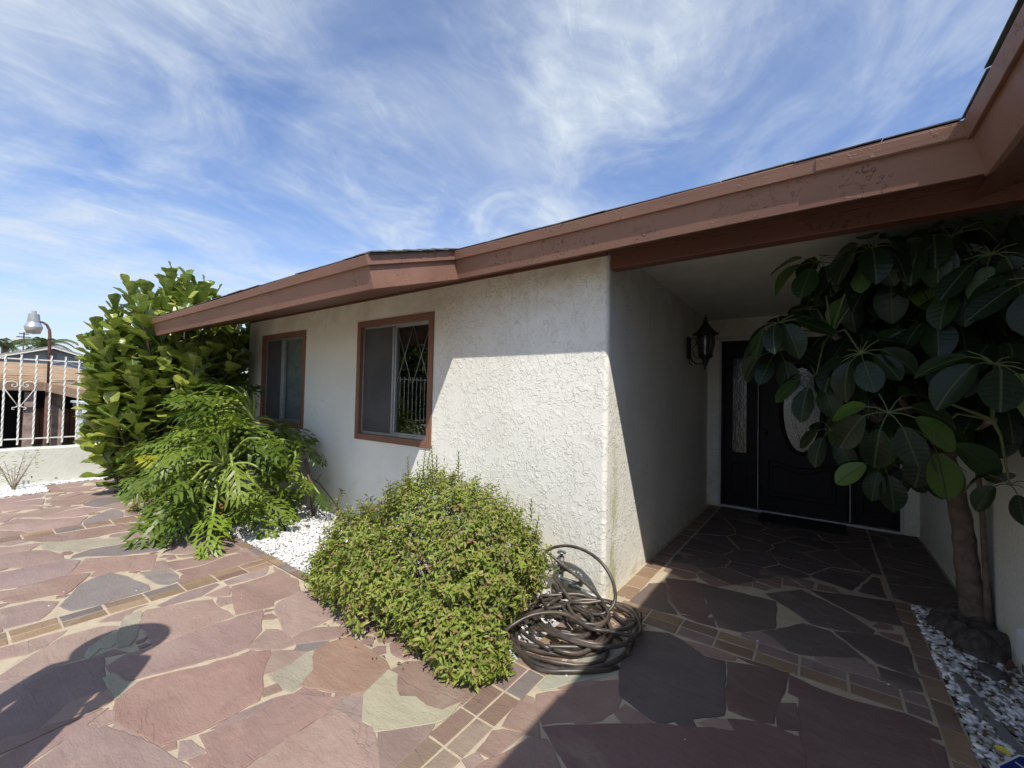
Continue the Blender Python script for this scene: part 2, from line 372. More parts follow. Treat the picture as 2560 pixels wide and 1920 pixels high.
STONES=[('b',[-7.857,0.871,-7.803,0.971,-8.549,0.984,-8.61,0.916]),('p',[-8.125,0.99,-8.113,1.177,-8.327,1.236,-8.327,1.301,-8.042,1.365,-8.459,1.598,-8.518,1.436,-8.554,0.998]),('p',[-7.758,0.985,-7.652,1.159,-7.815,1.237,-8.024,1.319,-8.055,1.169,-8.062,0.989]),('p',[-7.717,1.354,-7.406,1.405,-7.674,1.571,-8.156,1.659,-8.36,1.58,-7.934,1.369]),('m',[-7.556,0.35,-7.557,0.453,-7.614,0.762,-7.771,0.819,-7.872,0.781,-7.818,0.467,-7.812,0.36]),('p',[-7.444,0.447,-7.14,0.731,-7.44,0.775,-7.511,0.758,-7.511,0.451,-7.534,0.349]),('p',[-7.559,0.81,-7.544,0.871,-7.721,0.955,-7.698,0.824]),('p',[-7.19,0.772,-7.177,0.805,-7.354,0.942,-7.463,0.895,-7.364,0.796]),('p',[-7.36,0.961,-7.542,1.124,-7.657,1.101,-7.523,0.89]),('r',[-7.003,0.809,-6.937,0.846,-6.859,0.997,-6.904,1.021,-7.25,1.229,-7.517,1.306,-7.523,1.14,-7.324,0.969,-7.111,0.798]),('m',[-7.334,1.256,-7.072,1.143,-7.093,1.268,-6.831,1.498,-7.063,1.548,-7.33,1.391,-7.616,1.33]),('g',[-6.75,1.028,-6.59,1.086,-6.714,1.341,-6.798,1.478,-7.034,1.271,-7.043,1.145,-6.845,1.03]),('m',[-6.425,1.188,-6.273,1.22,-6.198,1.266,-5.926,1.206,-5.843,1.277,-6.254,1.376,-6.401,1.331,-6.665,1.294,-6.572,1.1]),('p',[-7.192,0.335,-7.105,0.429,-6.967,0.622,-6.995,0.775,-7.338,0.519,-7.4,0.445,-7.489,0.347]),('p',[-6.807,0.594,-6.624,0.492,-6.502,0.663,-6.673,0.876,-6.765,0.995,-6.834,0.834,-6.906,0.733,-6.857,0.623]),('p',[-6.389,0.691,-6.248,0.896,-6.409,1.162,-6.647,0.996,-6.618,0.885,-6.461,0.664]),('p',[-6.526,0.308,-6.503,0.419,-6.634,0.483,-6.784,0.577,-6.927,0.419,-6.994,0.327]),('p',[-6.345,0.388,-6.341,0.667,-6.562,0.511,-6.483,0.436]),('p',[-6.203,0.38,-5.97,0.522,-5.892,0.533,-5.859,0.684,-5.868,0.859,-5.963,0.877,-6.145,0.95,-6.304,0.683,-6.281,0.384,-6.268,0.298]),('g',[-5.969,0.904,-5.87,0.895,-5.881,1.175,-6.084,1.214,-6.219,1.21,-6.349,1.175,-6.067,0.95]),('p',[-5.917,0.284,-5.863,0.403,-5.873,0.51,-5.94,0.506,-6.142,0.377,-6.147,0.293]),('b',[-5.449,0.579,-5.321,0.686,-5.331,0.749,-5.637,0.669,-5.623,0.482]),('b',[-5.516,0.718,-5.313,0.764,-5.27,0.887,-5.308,0.97,-5.278,1.131,-5.421,1.081,-5.581,1.049,-5.619,0.858,-5.622,0.681]),('r',[-5.415,1.101,-5.281,1.142,-5.255,1.222,-5.47,1.264,-5.545,1.17,-5.56,1.066]),('p',[-5.591,0.347,-5.525,0.402,-5.545,0.476,-5.618,0.57,-5.672,0.465,-5.655,0.35,-5.654,0.273]),('p',[-5.322,0.526,-5.42,0.568,-5.478,0.418]),('p',[-5.322,0.26,-5.306,0.332,-5.238,0.479,-5.331,0.519,-5.517,0.343,-5.555,0.269]),('c',[-5.208,0.556,-5.006,0.639,-4.963,0.696,-4.915,0.714,-4.945,0.795,-4.899,0.921,-4.972,1.073,-5.167,0.898,-5.22,0.879,-5.226,0.861,-5.303,0.736,-5.418,0.593,-5.383,0.565]),('m',[-5.172,0.956,-5.003,1.084,-4.919,1.218,-4.967,1.256,-5.178,1.215,-5.242,0.973]),('b',[-4.897,0.639,-4.878,0.664,-4.92,0.69,-4.993,0.671,-4.98,0.64]),('p',[-4.91,0.243,-4.889,0.309,-4.791,0.406,-4.799,0.623,-4.904,0.623,-5.027,0.601,-5.154,0.559,-5.248,0.46,-5.272,0.33,-5.277,0.258]),('g',[-4.741,0.74,-4.558,0.907,-4.517,0.999,-4.457,1.118,-4.517,1.212,-4.61,1.301,-4.751,1.183,-4.875,1.068,-4.872,0.932,-4.901,0.793,-4.845,0.69,-4.758,0.654]),('m',[-4.399,0.222,-4.39,0.282,-4.363,0.358,-4.362,0.473,-4.368,0.589,-4.649,0.69,-4.761,0.626,-4.753,0.404,-4.759,0.302,-4.762,0.237]),('r',[-4.369,0.603,-4.309,0.733,-4.216,0.681,-4.182,0.709,-4.174,0.827,-4.027,0.98,-4.362,1.09,-4.479,0.954,-4.66,0.728]),('g',[-3.655,0.523,-3.63,0.64,-3.638,0.822,-3.639,0.883,-3.736,0.889,-3.905,0.852,-4.023,0.835,-4.172,0.782,-4.142,0.686,-4.095,0.623,-3.906,0.544,-3.783,0.488]),('m',[-3.708,0.18,-3.674,0.27,-3.651,0.381,-3.683,0.408,-3.874,0.485,-3.968,0.41,-3.994,0.261,-4.001,0.19]),('r',[-4.303,0.335,-4.138,0.284,-4.062,0.314,-4.038,0.416,-4.02,0.496,-3.965,0.529,-4.127,0.621,-4.287,0.688,-4.344,0.588,-4.338,0.365]),('p',[-4.166,0.221,-4.162,0.275,-4.315,0.326,-4.344,0.28,-4.356,0.203]),('g',[-3.89,0.926,-3.691,0.949,-3.635,0.985,-3.656,1.041,-3.789,1.067,-3.928,1.066,-4.034,0.917]),('r',[-3.763,1.108,-3.625,1.038,-3.625,1.211,-3.63,1.396,-3.632,1.579,-3.883,1.497,-3.891,1.427,-3.823,1.227,-3.849,1.099]),('r',[-3.894,1.084,-3.862,1.239,-3.884,1.312,-3.928,1.421,-4.033,1.286,-4.107,1.084]),('m',[-4.467,1.212,-4.383,1.148,-4.275,1.186,-4.221,1.243,-4.177,1.508,-4.234,1.578,-4.414,1.613,-4.671,1.496,-4.708,1.368]),('r',[-4.218,1.182,-4.13,1.206,-4.109,1.26,-3.943,1.459,-3.953,1.503,-4.031,1.587,-4.185,1.574,-4.197,1.55,-4.175,1.243]),('p',[-3.999,0.977,-3.943,1.064,-4.122,1.071,-4.127,1.034]),('r',[-3.77,1.527,-3.642,1.583,-3.991,1.593,-3.936,1.517]),('m',[-3.304,0.868,-3.293,0.942,-3.274,1.058,-3.376,1.195,-3.406,1.189,-3.404,1.002,-3.339,0.854]),('m',[-3.324,1.237,-3.303,1.309,-3.301,1.464,-3.415,1.539,-3.405,1.36,-3.39,1.238]),('p',[-3.263,1.536,-3.104,1.565,-3.397,1.564]),('r',[-3.086,1.178,-2.846,1.109,-2.812,1.191,-2.784,1.285,-2.839,1.315,-2.84,1.424,-2.852,1.496,-3.042,1.567,-3.283,1.52,-3.259,1.459,-3.27,1.245]),('p',[-3.189,1.126,-3.151,1.181,-3.298,1.222,-3.262,1.084]),('p',[-3.112,1.095,-3.026,1.091,-3.025,1.15,-3.108,1.176,-3.162,1.117]),('p',[-3.28,0.763,-3.131,0.73,-2.95,0.725,-2.842,0.715,-2.833,0.817,-2.842,0.972,-2.84,1.088,-2.931,1.082,-3.039,1.066,-3.166,1.083,-3.215,1.02,-3.259,0.933,-3.315,0.796]),('p',[-2.844,0.613,-2.796,0.526,-2.724,0.535,-2.593,0.559,-2.563,0.638,-2.527,0.725,-2.488,0.842,-2.45,0.911,-2.44,1.001,-2.555,1.12,-2.778,1.224,-2.803,1.111,-2.819,0.894,-2.811,0.721]),('m',[-2.572,0.138,-2.544,0.182,-2.502,0.285,-2.605,0.378,-2.594,0.495,-2.598,0.512,-2.713,0.498,-2.795,0.514,-2.916,0.53,-2.944,0.483,-2.983,0.331,-3.008,0.207,-3.019,0.172]),('p',[-3.04,0.187,-2.996,0.333,-2.982,0.472,-3.066,0.505,-3.158,0.578,-3.212,0.663,-3.29,0.584,-3.312,0.44,-3.238,0.356,-3.119,0.236,-3.066,0.189]),('p',[-3.288,0.199,-3.24,0.301,-3.264,0.363,-3.339,0.434,-3.378,0.458,-3.398,0.313,-3.412,0.205]),('p',[-3.36,0.596,-3.273,0.682,-3.389,0.745,-3.402,0.813,-3.414,0.774,-3.397,0.645]),('c',[-2.981,0.479,-2.949,0.479,-3.022,0.54,-2.991,0.578,-3.05,0.604,-3.106,0.634,-3.145,0.581,-3.059,0.511]),('c',[-3.154,0.643,-3.045,0.608,-2.956,0.606,-2.936,0.637,-3.028,0.681,-3.287,0.761,-3.332,0.762,-3.321,0.697]),('p',[-2.914,0.532,-2.867,0.608,-2.949,0.571,-2.931,0.481]),('c',[-2.607,0.506,-2.534,0.501,-2.475,0.498,-2.541,0.579,-2.587,0.553,-2.712,0.533,-2.697,0.5]),('r',[-2.408,0.486,-2.322,0.474,-2.219,0.492,-2.119,0.528,-2.026,0.544,-1.992,0.66,-1.986,0.773,-1.99,0.872,-2.044,0.917,-2.128,0.946,-2.176,0.977,-2.326,1.069,-2.365,1.001,-2.427,0.862,-2.432,0.824,-2.499,0.688,-2.534,0.595,-2.461,0.5]),('m',[-2.209,0.191,-1.725,0.565,-1.826,0.573,-1.995,0.536,-2.126,0.499,-2.265,0.453,-2.36,0.403,-2.366,0.382,-2.298,0.287,-2.249,0.208]),('p',[-2.275,0.141,-2.282,0.208,-2.33,0.291,-2.379,0.384,-2.431,0.463,-2.43,0.278,-2.403,0.146]),('p',[-2.443,0.148,-2.448,0.28,-2.458,0.456,-2.449,0.358,-2.484,0.283,-2.528,0.152]),('p',[-2.477,0.362,-2.473,0.462,-2.491,0.495,-2.58,0.501,-2.591,0.384,-2.499,0.291]),('p',[-2.329,0.427,-2.312,0.465,-2.379,0.473,-2.413,0.464,-2.375,0.416]),('p',[-2.27,0.453,-2.134,0.501,-2.111,0.526,-2.211,0.491,-2.304,0.463]),('r',[-1.983,0.548,-1.968,0.571,-2.003,0.58,-2.008,0.547]),('m',[-1.894,0.566,-1.867,0.6,-1.865,0.636,-1.965,0.613,-1.984,0.594]),('r',[-1.811,0.591,-1.773,0.594,-1.778,0.622,-1.85,0.634,-1.865,0.588]),('m',[-1.943,0.718,-1.931,0.793,-1.927,0.893,-1.932,0.96,-1.972,0.768,-1.961,0.69]),('r',[-1.893,0.65,-1.811,0.641,-1.719,0.601,-1.669,0.64,-1.68,0.696,-1.681,0.854,-1.693,0.97,-1.689,1.05,-1.707,1.094,-1.814,1.031,-1.9,0.992,-1.911,0.964,-1.907,0.8,-1.945,0.685,-1.96,0.657]),('p',[-1.631,0.643,-1.237,0.947,-1.272,0.972,-1.376,1.038,-1.462,1.085,-1.518,1.062,-1.668,1.043,-1.667,0.851,-1.655,0.693]),('m',[-1.523,1.066,-1.526,1.085,-1.665,1.177,-1.693,1.13,-1.68,1.049]),('c',[-1.522,1.088,-1.472,1.091,-1.438,1.083,-1.332,1.2,-1.277,1.286,-1.27,1.33,-1.277,1.404,-1.308,1.323,-1.382,1.297,-1.46,1.303,-1.517,1.259,-1.596,1.304,-1.651,1.347,-1.702,1.348,-1.653,1.178]),('b',[-1.652,1.352,-1.597,1.308,-1.518,1.263,-1.461,1.308,-1.383,1.301,-1.309,1.327,-1.274,1.41,-1.257,1.56,-1.334,1.586,-1.544,1.568,-1.688,1.444,-1.698,1.351]),('p',[-2.145,0.969,-2.113,1.035,-2.157,1.176,-2.228,1.144,-2.31,1.067]),('c',[-1.978,0.977,-1.926,0.991,-1.944,1.05,-1.998,1.125,-2.127,1.201,-2.148,1.172,-2.126,1.078,-2.121,0.979]),('o',[-1.996,1.127,-1.93,1.037,-1.748,1.122,-1.674,1.184,-1.709,1.353,-1.781,1.382,-2.119,1.396,-2.141,1.287,-2.131,1.209]),('r',[-1.99,0.898,-1.975,0.961,-2.035,0.969,-2.044,0.926]),('r',[-1.82,1.034,-1.761,1.077,-1.773,1.084,-1.913,1.028,-1.908,0.996]),('r',[-1.744,1.09,-1.7,1.124,-1.706,1.138,-1.759,1.097]),('p',[-2.334,1.072,-2.286,1.111,-2.275,1.168,-2.379,1.189,-2.496,1.179,-2.534,1.148,-2.436,1.004]),('p',[-2.485,1.215,-2.445,1.191,-2.369,1.19,-2.363,1.464,-2.687,1.658,-2.843,1.491,-2.79,1.325,-2.723,1.275]),('p',[-2.267,1.187,-2.169,1.303,-2.142,1.404,-2.192,1.449,-2.331,1.324,-2.344,1.19]),('g',[-2.219,1.151,-2.166,1.181,-2.127,1.273,-2.159,1.297,-2.253,1.179]),('r',[-2.365,1.001,-2.376,1.016,-2.391,1.006,-2.398,0.963]),('m',[-1.257,0.984,-1.236,0.973,-1.248,1.03,-1.26,1.193,-1.281,1.247,-1.422,1.081]),('b',[-0.992,1.436,-0.938,1.45,-0.895,1.456,-0.934,1.502,-1.001,1.579,-1.048,1.633,-1.071,1.624,-1.072,1.532,-1.05,1.426]),('l',[-1.028,1.703,-1.003,1.749,-0.931,1.862,-0.862,1.956,-0.796,2.039,-0.819,2.14,-0.867,2.295,-0.944,2.208,-1.005,1.993,-1.063,1.829,-1.059,1.715]),('r',[-0.964,1.762,-0.877,1.867,-0.857,1.921,-0.932,1.852,-0.998,1.74]),('r',[-1.011,1.603,-0.926,1.53,-0.892,1.571,-0.838,1.621,-0.811,1.619,-0.748,1.705,-0.717,1.792,-0.729,1.874,-0.79,1.983,-0.936,1.774,-1.04,1.657]),('r',[-0.661,1.741,-0.568,1.812,-0.694,1.841,-0.705,1.768]),('r',[-0.991,1.275,-0.983,1.317,-0.965,1.436,-1.039,1.403,-1.065,1.372,-1.052,1.264]),('p',[-1.025,1.185,-1.018,1.242,-1.043,1.253,-1.066,1.2]),('r',[-1.027,1.108,-0.745,1.326,-0.765,1.385,-0.826,1.433,-0.872,1.468,-0.923,1.428,-0.943,1.361,-0.986,1.267,-1.013,1.194]),('R',[-0.786,1.443,-0.708,1.397,-0.601,1.373,-0.038,1.806,-0.052,2.054,-0.066,2.104,-0.193,2.104,-0.306,2.038,-0.274,1.981,-0.441,1.884,-0.562,1.807,-0.734,1.667,-0.91,1.517]),('d',[-0.857,2.28,-0.796,2.037,-0.731,1.89,-0.567,1.84,-0.541,1.842,-0.433,1.957,-0.338,2.053,-0.37,2.257,-0.401,2.46,-0.499,2.436,-0.629,2.522,-0.703,2.542,-0.866,2.462]),('R',[-0.345,2.192,-0.315,2.098,-0.216,2.112,-0.163,2.136,-0.15,2.274,-0.136,2.44,-0.128,2.562,-0.287,2.511,-0.379,2.471]),('d',[-0.463,1.873,-0.418,1.912,-0.434,1.938,-0.491,1.881]),('r',[-0.313,1.961,-0.286,1.998,-0.324,2.028,-0.368,2.003,-0.407,1.929]),('r',[-0.498,2.464,-0.356,2.509,-0.361,2.545,-0.473,2.555,-0.623,2.526]),('R',[-0.301,2.536,-0.139,2.566,-0.348,2.541]),('R',[-0.14,2.12,-0.068,2.159,-0.076,2.266,-0.092,2.329,-0.141,2.281]),('w',[-1.022,2.776,-0.827,2.786,-0.731,2.804,-0.823,2.937,-0.922,3.219,-1.003,3.127]),('R',[-0.805,2.929,-0.716,2.835,-0.58,2.895,-0.57,2.952,-0.75,3.385,-0.933,3.291]),('R',[-0.602,2.794,-0.505,2.8,-0.538,2.901,-0.702,2.808]),('w',[-0.567,3.015,-0.487,2.814,-0.371,2.839,-0.22,3.009,-0.243,3.403,-0.73,3.374]),('m',[-0.363,2.78,-0.287,2.777,-0.151,2.788,-0.202,2.844,-0.275,2.906,-0.355,2.818]),('w',[-0.278,2.912,-0.2,2.876,-0.136,2.792,-0.091,2.792,0.164,2.945,0.213,2.917,0.044,3.168,-0.079,3.175,-0.208,2.985]),('w',[0.245,2.956,0.404,2.932,0.386,3.002,0.393,3.254,0.274,3.301,0.073,3.183]),('m',[0.002,2.764,0.114,2.764,0.231,2.785,0.217,2.914,0.162,2.924,-0.02,2.807]),('w',[0.253,2.79,0.308,2.777,0.386,2.806,0.388,2.913,0.246,2.905]),('w',[-0.202,3.392,-0.035,3.209,0.086,3.227,0.24,3.299,0.256,3.353,0.108,3.555,-0.108,3.723,-0.305,3.491]),('w',[0.122,3.587,0.255,3.495,0.399,3.537,0.404,3.922,-0.057,3.764]),('R',[-0.111,2.395,-0.068,2.388,-0.064,2.122,-0.054,2.067,-0.036,1.807,0.341,2.098,0.37,2.268,0.349,2.379,0.355,2.447,0.394,2.461,0.395,2.535,0.303,2.552,0.14,2.52,0.081,2.515,-0.027,2.515,-0.119,2.545]),('R',[0.373,2.271,0.359,2.111,0.385,2.28,0.394,2.414,0.362,2.421])]
# ================================================================== GROUND
YW = 2.649                    # front wall plane
def terrain():
    xs = [-600, -120, -40, -16, -10.2, -9.0, -8.0, 60, 600]; zs = [-1.3, -1.3, -1.3, -1.3, -1.2, -.06, -.05, -.05, -.05]
    ys = [-600, -60, -10, 0, 10, 60, 600]
    V = [(x, y, z) for x, z in zip(xs, zs) for y in ys]; n = len(ys)
    F = [(i * n + j, (i + 1) * n + j, (i + 1) * n + j + 1, i * n + j + 1) for i in range(len(xs) - 1) for j in range(n - 1)]
    tag(link('ground', np_mesh('ground', V, F), None, M_LAND), kind='structure')
terrain()
MZ = -0.0032
pv = MB()
for x0, x1, y0, y1 in [(-8.62, .402, -3.0, 1.588), (-8.62, -6.6, 1.588, 4.0), (-1.26, .402, 1.588, 2.649), (-1.16, .402, 2.649, 3.95), (-1.2, .83, 3.95, 5.97), (.402, .495, -3.0, 3.95)]:
    pv.add([(x0, y0, MZ), (x1, y0, MZ), (x1, y1, MZ), (x0, y1, MZ), (x0, y0, -.05), (x1, y0, -.05), (x1, y1, -.05), (x0, y1, -.05)],
           [(0, 1, 2, 3), (0, 4, 5, 1), (1, 5, 6, 2), (2, 6, 7, 3), (3, 7, 4, 0)])
paving = tag(pv.build('paving', M_MORTAR), kind='structure')

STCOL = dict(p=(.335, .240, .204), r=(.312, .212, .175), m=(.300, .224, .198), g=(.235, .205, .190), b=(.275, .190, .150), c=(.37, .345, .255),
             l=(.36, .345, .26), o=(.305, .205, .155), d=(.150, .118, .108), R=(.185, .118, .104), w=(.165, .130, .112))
def slab(name, pts, col, parent, top=0.0, rough=.006, step=.045, inset=.005, mat=None, grow=0.0, collect=None):
    P = []
    n = len(pts)
    for i in range(n):
        a = Vector((*pts[i], 0)); b = Vector((*pts[(i + 1) % n], 0)); L = (b - a).length
        k = max(1, int(L / step)); d = (b - a); nrm = Vector((d.y, -d.x, 0)).normalized() if L > 0 else Vector((0, 0, 0))
        for q in range(k):
            p = a + d * (q / k)
            if rough: p += nrm * random.uniform(-rough, rough * .6) + (d.normalized() * random.uniform(-.3, .3) * rough)
            P.append(p)
    n = len(P); inner = []
    if grow:
        Q_ = []
        for i in range(n):
            d = (P[(i + 1) % n] - P[i - 1]); nrm = Vector((d.y, -d.x, 0)).normalized(); Q_.append(P[i] + nrm * grow)
        P = Q_
    for i in range(n):
        d = (P[(i + 1) % n] - P[i - 1]); nrm = Vector((-d.y, d.x, 0)).normalized()
        inner.append(P[i] + nrm * inset)
    tz = [top + random.uniform(-.0008, .0008) for _ in range(n)]
    V = [(p.x, p.y, -.03) for p in P] + [(p.x, p.y, z - .0022) for p, z in zip(P, tz)] + [(p.x, p.y, z) for p, z in zip(inner, tz)]
    F = [(i, (i + 1) % n, n + (i + 1) % n, n + i) for i in range(n)] + [(n + i, n + (i + 1) % n, 2 * n + (i + 1) % n, 2 * n + i) for i in range(n)]
    F.append(tuple(range(2 * n, 3 * n)))
    if collect is not None: collect.append((V, F)); return
    me = bpy.data.meshes.new(name); me.from_pydata(V, [], F); me.update()
    j = random.uniform(.90, 1.10); jc = [random.uniform(.975, 1.025) for _ in range(3)]
    return link(name, me, parent, mat or M_FLAG, tuple(min(1, c * j * k) for c, k in zip(col, jc)))

STONEP = [(c, [(v[i], v[i + 1]) for i in range(0, len(v), 2)]) for c, v in STONES]
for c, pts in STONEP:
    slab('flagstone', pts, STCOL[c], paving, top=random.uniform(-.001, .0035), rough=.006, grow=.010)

# brick soldier bands: (x0,x1,y0,y1) of every brick
BR = []
def jit(a): return a + random.uniform(-.004, .004)
def band(axis, c0, c1, rows, start, end, step, stagger=0, g=.006, skip=None):
    w = (c1 - c0) / rows
    for r_ in range(rows):
        s = start + (stagger if r_ else 0)
        while s < end:
            a, b = c0 + r_ * w + g, c0 + (r_ + 1) * w - g
            e = min(s + step - g, end)
            if e - s > .03: BR.append((a, b, s + g, e) if axis == 'y' else (s + g, e, a, b))
            s += step
band('y', -3.615, -3.428, 2, -1.07 - .0, 1.58, .1907)
band('y', -1.264, -1.072, 2, .436, 1.585, .1907)
band('y', -1.264, -1.072, 2, 1.585, 2.50, .20)
band('y', -5.855, -5.655, 2, -.9, 1.58, .197)
band('x', 1.588, 1.665, 1, -5.6, -1.27, .186)
band('x', 2.566, 2.772, 2, -1.068, .395, .1965)
band('y', .403, .492, 1, -1.4, 3.93, .208)
band('y', -1.150, -1.02, 1, 2.80, 5.9, .205)
BRC = [(.27, .19, .125), (.29, .205, .135), (.24, .175, .13), (.25, .185, .16), (.20, .175, .16), (.23, .155, .12), (.31, .22, .14)]
for x0, x1, y0, y1 in BR:
    slab('brick', [(jit(x0) if 0 else x0 + random.uniform(-.002, .002), y0 + random.uniform(-.002, .002)), (x1 + random.uniform(-.002, .002), y0 + random.uniform(-.002, .002)),
                   (x1 + random.uniform(-.002, .002), y1 + random.uniform(-.002, .002)), (x0 + random.uniform(-.002, .002), y1 + random.uniform(-.002, .002))],
         random.choice(BRC), paving, top=random.uniform(0, .002), rough=.0012, step=.09, inset=.003)

# random slabs for the parts of the yard that the traced ones leave open
def inpoly(p, poly):
    x, y = p; c = False; n = len(poly)
    for i in range(n):
        x1, y1 = poly[i]; x2, y2 = poly[(i + 1) % n]
        if (y1 > y) != (y2 > y) and x < (x2 - x1) * (y - y1) / (y2 - y1) + x1: c = not c
    return c
def clip(poly, a, b, c):     # keep a*x+b*y<=c
    out = []
    n = len(poly)
    for i in range(n):
        p, q = poly[i], poly[(i + 1) % n]; dp = a * p[0] + b * p[1] - c; dq = a * q[0] + b * q[1] - c
        if dp <= 0: out.append(p)
        if (dp < 0) != (dq < 0) and dp != dq:
            t = dp / (dp - dq); out.append((p[0] + (q[0] - p[0]) * t, p[1] + (q[1] - p[1]) * t))
    return out
BB = [(min(p[0] for p in q), max(p[0] for p in q), min(p[1] for p in q), max(p[1] for p in q), q) for _, q in STONEP]
def blocked(poly):
    n = len(poly); cx = sum(p[0] for p in poly) / n; cy = sum(p[1] for p in poly) / n
    test = [(cx, cy)]
    for i in range(n):
        a, b = poly[i], poly[(i + 1) % n]
        for t in (0, .33, .66): test.append((a[0] + (b[0] - a[0]) * t, a[1] + (b[1] - a[1]) * t))
        test.append(((a[0] + cx) / 2, (a[1] + cy) / 2))
    x0 = min(p[0] for p in poly); x1 = max(p[0] for p in poly); y0 = min(p[1] for p in poly); y1 = max(p[1] for p in poly)
    for p in test:
        for bx0, bx1, by0, by1, q in BB:
            if bx0 < p[0] < bx1 and by0 < p[1] < by1 and inpoly(p, q): return True
        for bx0, bx1, by0, by1 in BR:
            if bx0 - .01 < p[0] < bx1 + .01 and by0 - .01 < p[1] < by1 + .01: return True
    for bx0, bx1, by0, by1, q in BB:
        if bx1 < x0 or bx0 > x1 or by1 < y0 or by0 > y1: continue
        for p in q:
            if inpoly(p, poly): return True
    return False
def fill(x0, x1, y0, y1, n, cond=None, cols='ppprrrmmpb', sx=1.0, shr=.006, amin=.0012, fmin=.3, collect=None):
    seeds = []; tries = 0
    dmin = .72 * math.sqrt((x1 - x0) * (y1 - y0) / n)
    while len(seeds) < n and tries < n * 60:
        tries += 1; s = (random.uniform(x0, x1), random.uniform(y0, y1))
        if all(math.hypot((s[0] - t[0]) * sx, s[1] - t[1]) > dmin * (1 if random.random() > .2 else .55) for t in seeds): seeds.append(s)
    k = 0
    for i, s in enumerate(seeds):
        if cond and not cond(*s): continue
        poly = [(x0, y0), (x1, y0), (x1, y1), (x0, y1)]
        for j, t in enumerate(seeds):
            if i == j or math.hypot(s[0] - t[0], s[1] - t[1]) > dmin * 5: continue
            a, b = t[0] - s[0], t[1] - s[1]; d = math.hypot(a, b); a /= d; b /= d
            poly = clip(poly, a, b, a * (s[0] + t[0]) / 2 + b * (s[1] + t[1]) / 2 - shr * random.uniform(.6, 1.5))
            if len(poly) < 3: break
        if len(poly) < 3: continue
        cx = sum(p[0] for p in poly) / len(poly); cy = sum(p[1] for p in poly) / len(poly)
        for f in (1, .8, .62, .45, .3):
            if f < fmin: continue
            pp = [(cx + (p[0] - cx) * f, cy + (p[1] - cy) * f) for p in poly]
            if not blocked(pp): break
        else: continue
        if blocked(pp): continue
        ar = abs(sum(pp[q][0] * pp[(q + 1) % len(pp)][1] - pp[(q + 1) % len(pp)][0] * pp[q][1] for q in range(len(pp)))) / 2
        if ar < amin: continue
        slab('flagstone', pp, STCOL[random.choice(cols)], paving, top=random.uniform(-.001, .003), rough=.006 if collect is None else .003, collect=collect, inset=.005 if collect is None else .003); k += 1
    return k
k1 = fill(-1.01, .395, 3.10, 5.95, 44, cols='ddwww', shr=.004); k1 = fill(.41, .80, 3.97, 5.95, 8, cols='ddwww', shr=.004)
k2 = fill(-3.42, -1.27, -.8, 1.57, 46, cond=lambda x, y: y > .17 + .773 * (x + 2.35) - .9)
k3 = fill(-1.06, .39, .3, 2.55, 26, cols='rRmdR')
k4 = fill(-5.65, -3.62, -.6, 1.58, 46)
k5 = fill(-8.2, -5.86, -.8, 3.2, 60)

chips = []
fill(-5.65, -1.27, .0, 1.57, 900, cond=lambda x, y: y > .17 + .773 * (x + 2.35) - .3, shr=.004, amin=.0004, fmin=.6, collect=chips)
fill(-1.06, .39, .9, 2.55, 330, shr=.004, amin=.0004, fmin=.6, collect=chips)
fill(-1.0, .39, 2.80, 3.95, 90, shr=.004, amin=.0005, fmin=.6, collect=chips)
fill(-8.0, -5.87, .0, 2.2, 420, shr=.005, amin=.0006, fmin=.6, collect=chips)
mb = MB()
for V, F in chips: mb.add(V, F)
o = mb.build('stone_chips', M_FLAG, paving, 0, (.28, .19, .158)); tag(o, 'small stone chips set in the mortar between slabs', kind='stuff')
print('SLABS', sum(1 for q in paving.children if q.name.startswith('flagstone')), 'CHIPS', len(chips), 'BRICKS', len(BR))
def lump(sub, seed):
    bm = bmesh.new(); bmesh.ops.create_icosphere(bm, subdivisions=sub, radius=1)
    r_ = random.Random(seed)
    for v in bm.verts: v.co *= r_.uniform(.78, 1.12)
    V = np.array([v.co[:] for v in bm.verts]); F = np.array([[v.index for v in f.verts] for f in bm.faces]); bm.free(); return V, F
def pebbles(name, pts, size, label=None, sub=1, dirty=.04, mat=None):
    temps = [lump(sub, s) for s in range(6)]
    Vs, Fs, T = [], [], []; b = 0
    for x, y, z in pts:
        V, F = temps[rng.integers(6)]; s = rng.uniform(*size); sc = np.array([s, s * rng.uniform(.55, .95), s * rng.uniform(.35, .7)])
        a = rng.uniform(0, 6.28); t = rng.uniform(-.4, .4)
        Rz = np.array([[math.cos(a), -math.sin(a), 0], [math.sin(a), math.cos(a), 0], [0, 0, 1]]); Rx = np.array([[1, 0, 0], [0, math.cos(t), -math.sin(t)], [0, math.sin(t), math.cos(t)]])
        Vs.append((V * sc) @ Rx.T @ Rz.T + (x, y, z)); Fs.append(F + b); b += len(V)
        T.append(np.full(len(F), rng.uniform(.85, 1) if rng.random() < dirty else rng.uniform(0, .8)))
    me = np_mesh(name, np.concatenate(Vs), np.concatenate(Fs), True, np.concatenate(T))
    return tag(link(name, me, None, mat or M_PEBBLE), label, None, kind='stuff')
def scatter(n, x0, x1, y0, y1, z0, z1, cond=None):
    P = []
    while len(P) < n:
        x, y = rng.uniform(x0, x1), rng.uniform(y0, y1)
        if cond is None or cond(x, y): P.append((x, y, rng.uniform(z0, z1)))
    return P
bd = MB(); bd.box(-6.6, -1.275, 1.667, YW + .02, -.045, -.020); tag(bd.build('front_bed_base', M_PEBBLEBASE), kind='structure')
pebbles('pebbles', scatter(13500, -4.75, -2.45, 1.675, 2.63, -.016, .002) + scatter(2600, -6.5, -4.75, 1.675, 2.63, -.016, .0) + scatter(1500, -2.45, -1.3, 1.675, 2.63, -.016, .0), (.008, .017), 'bright white pebbles between the brick edging and the house wall')
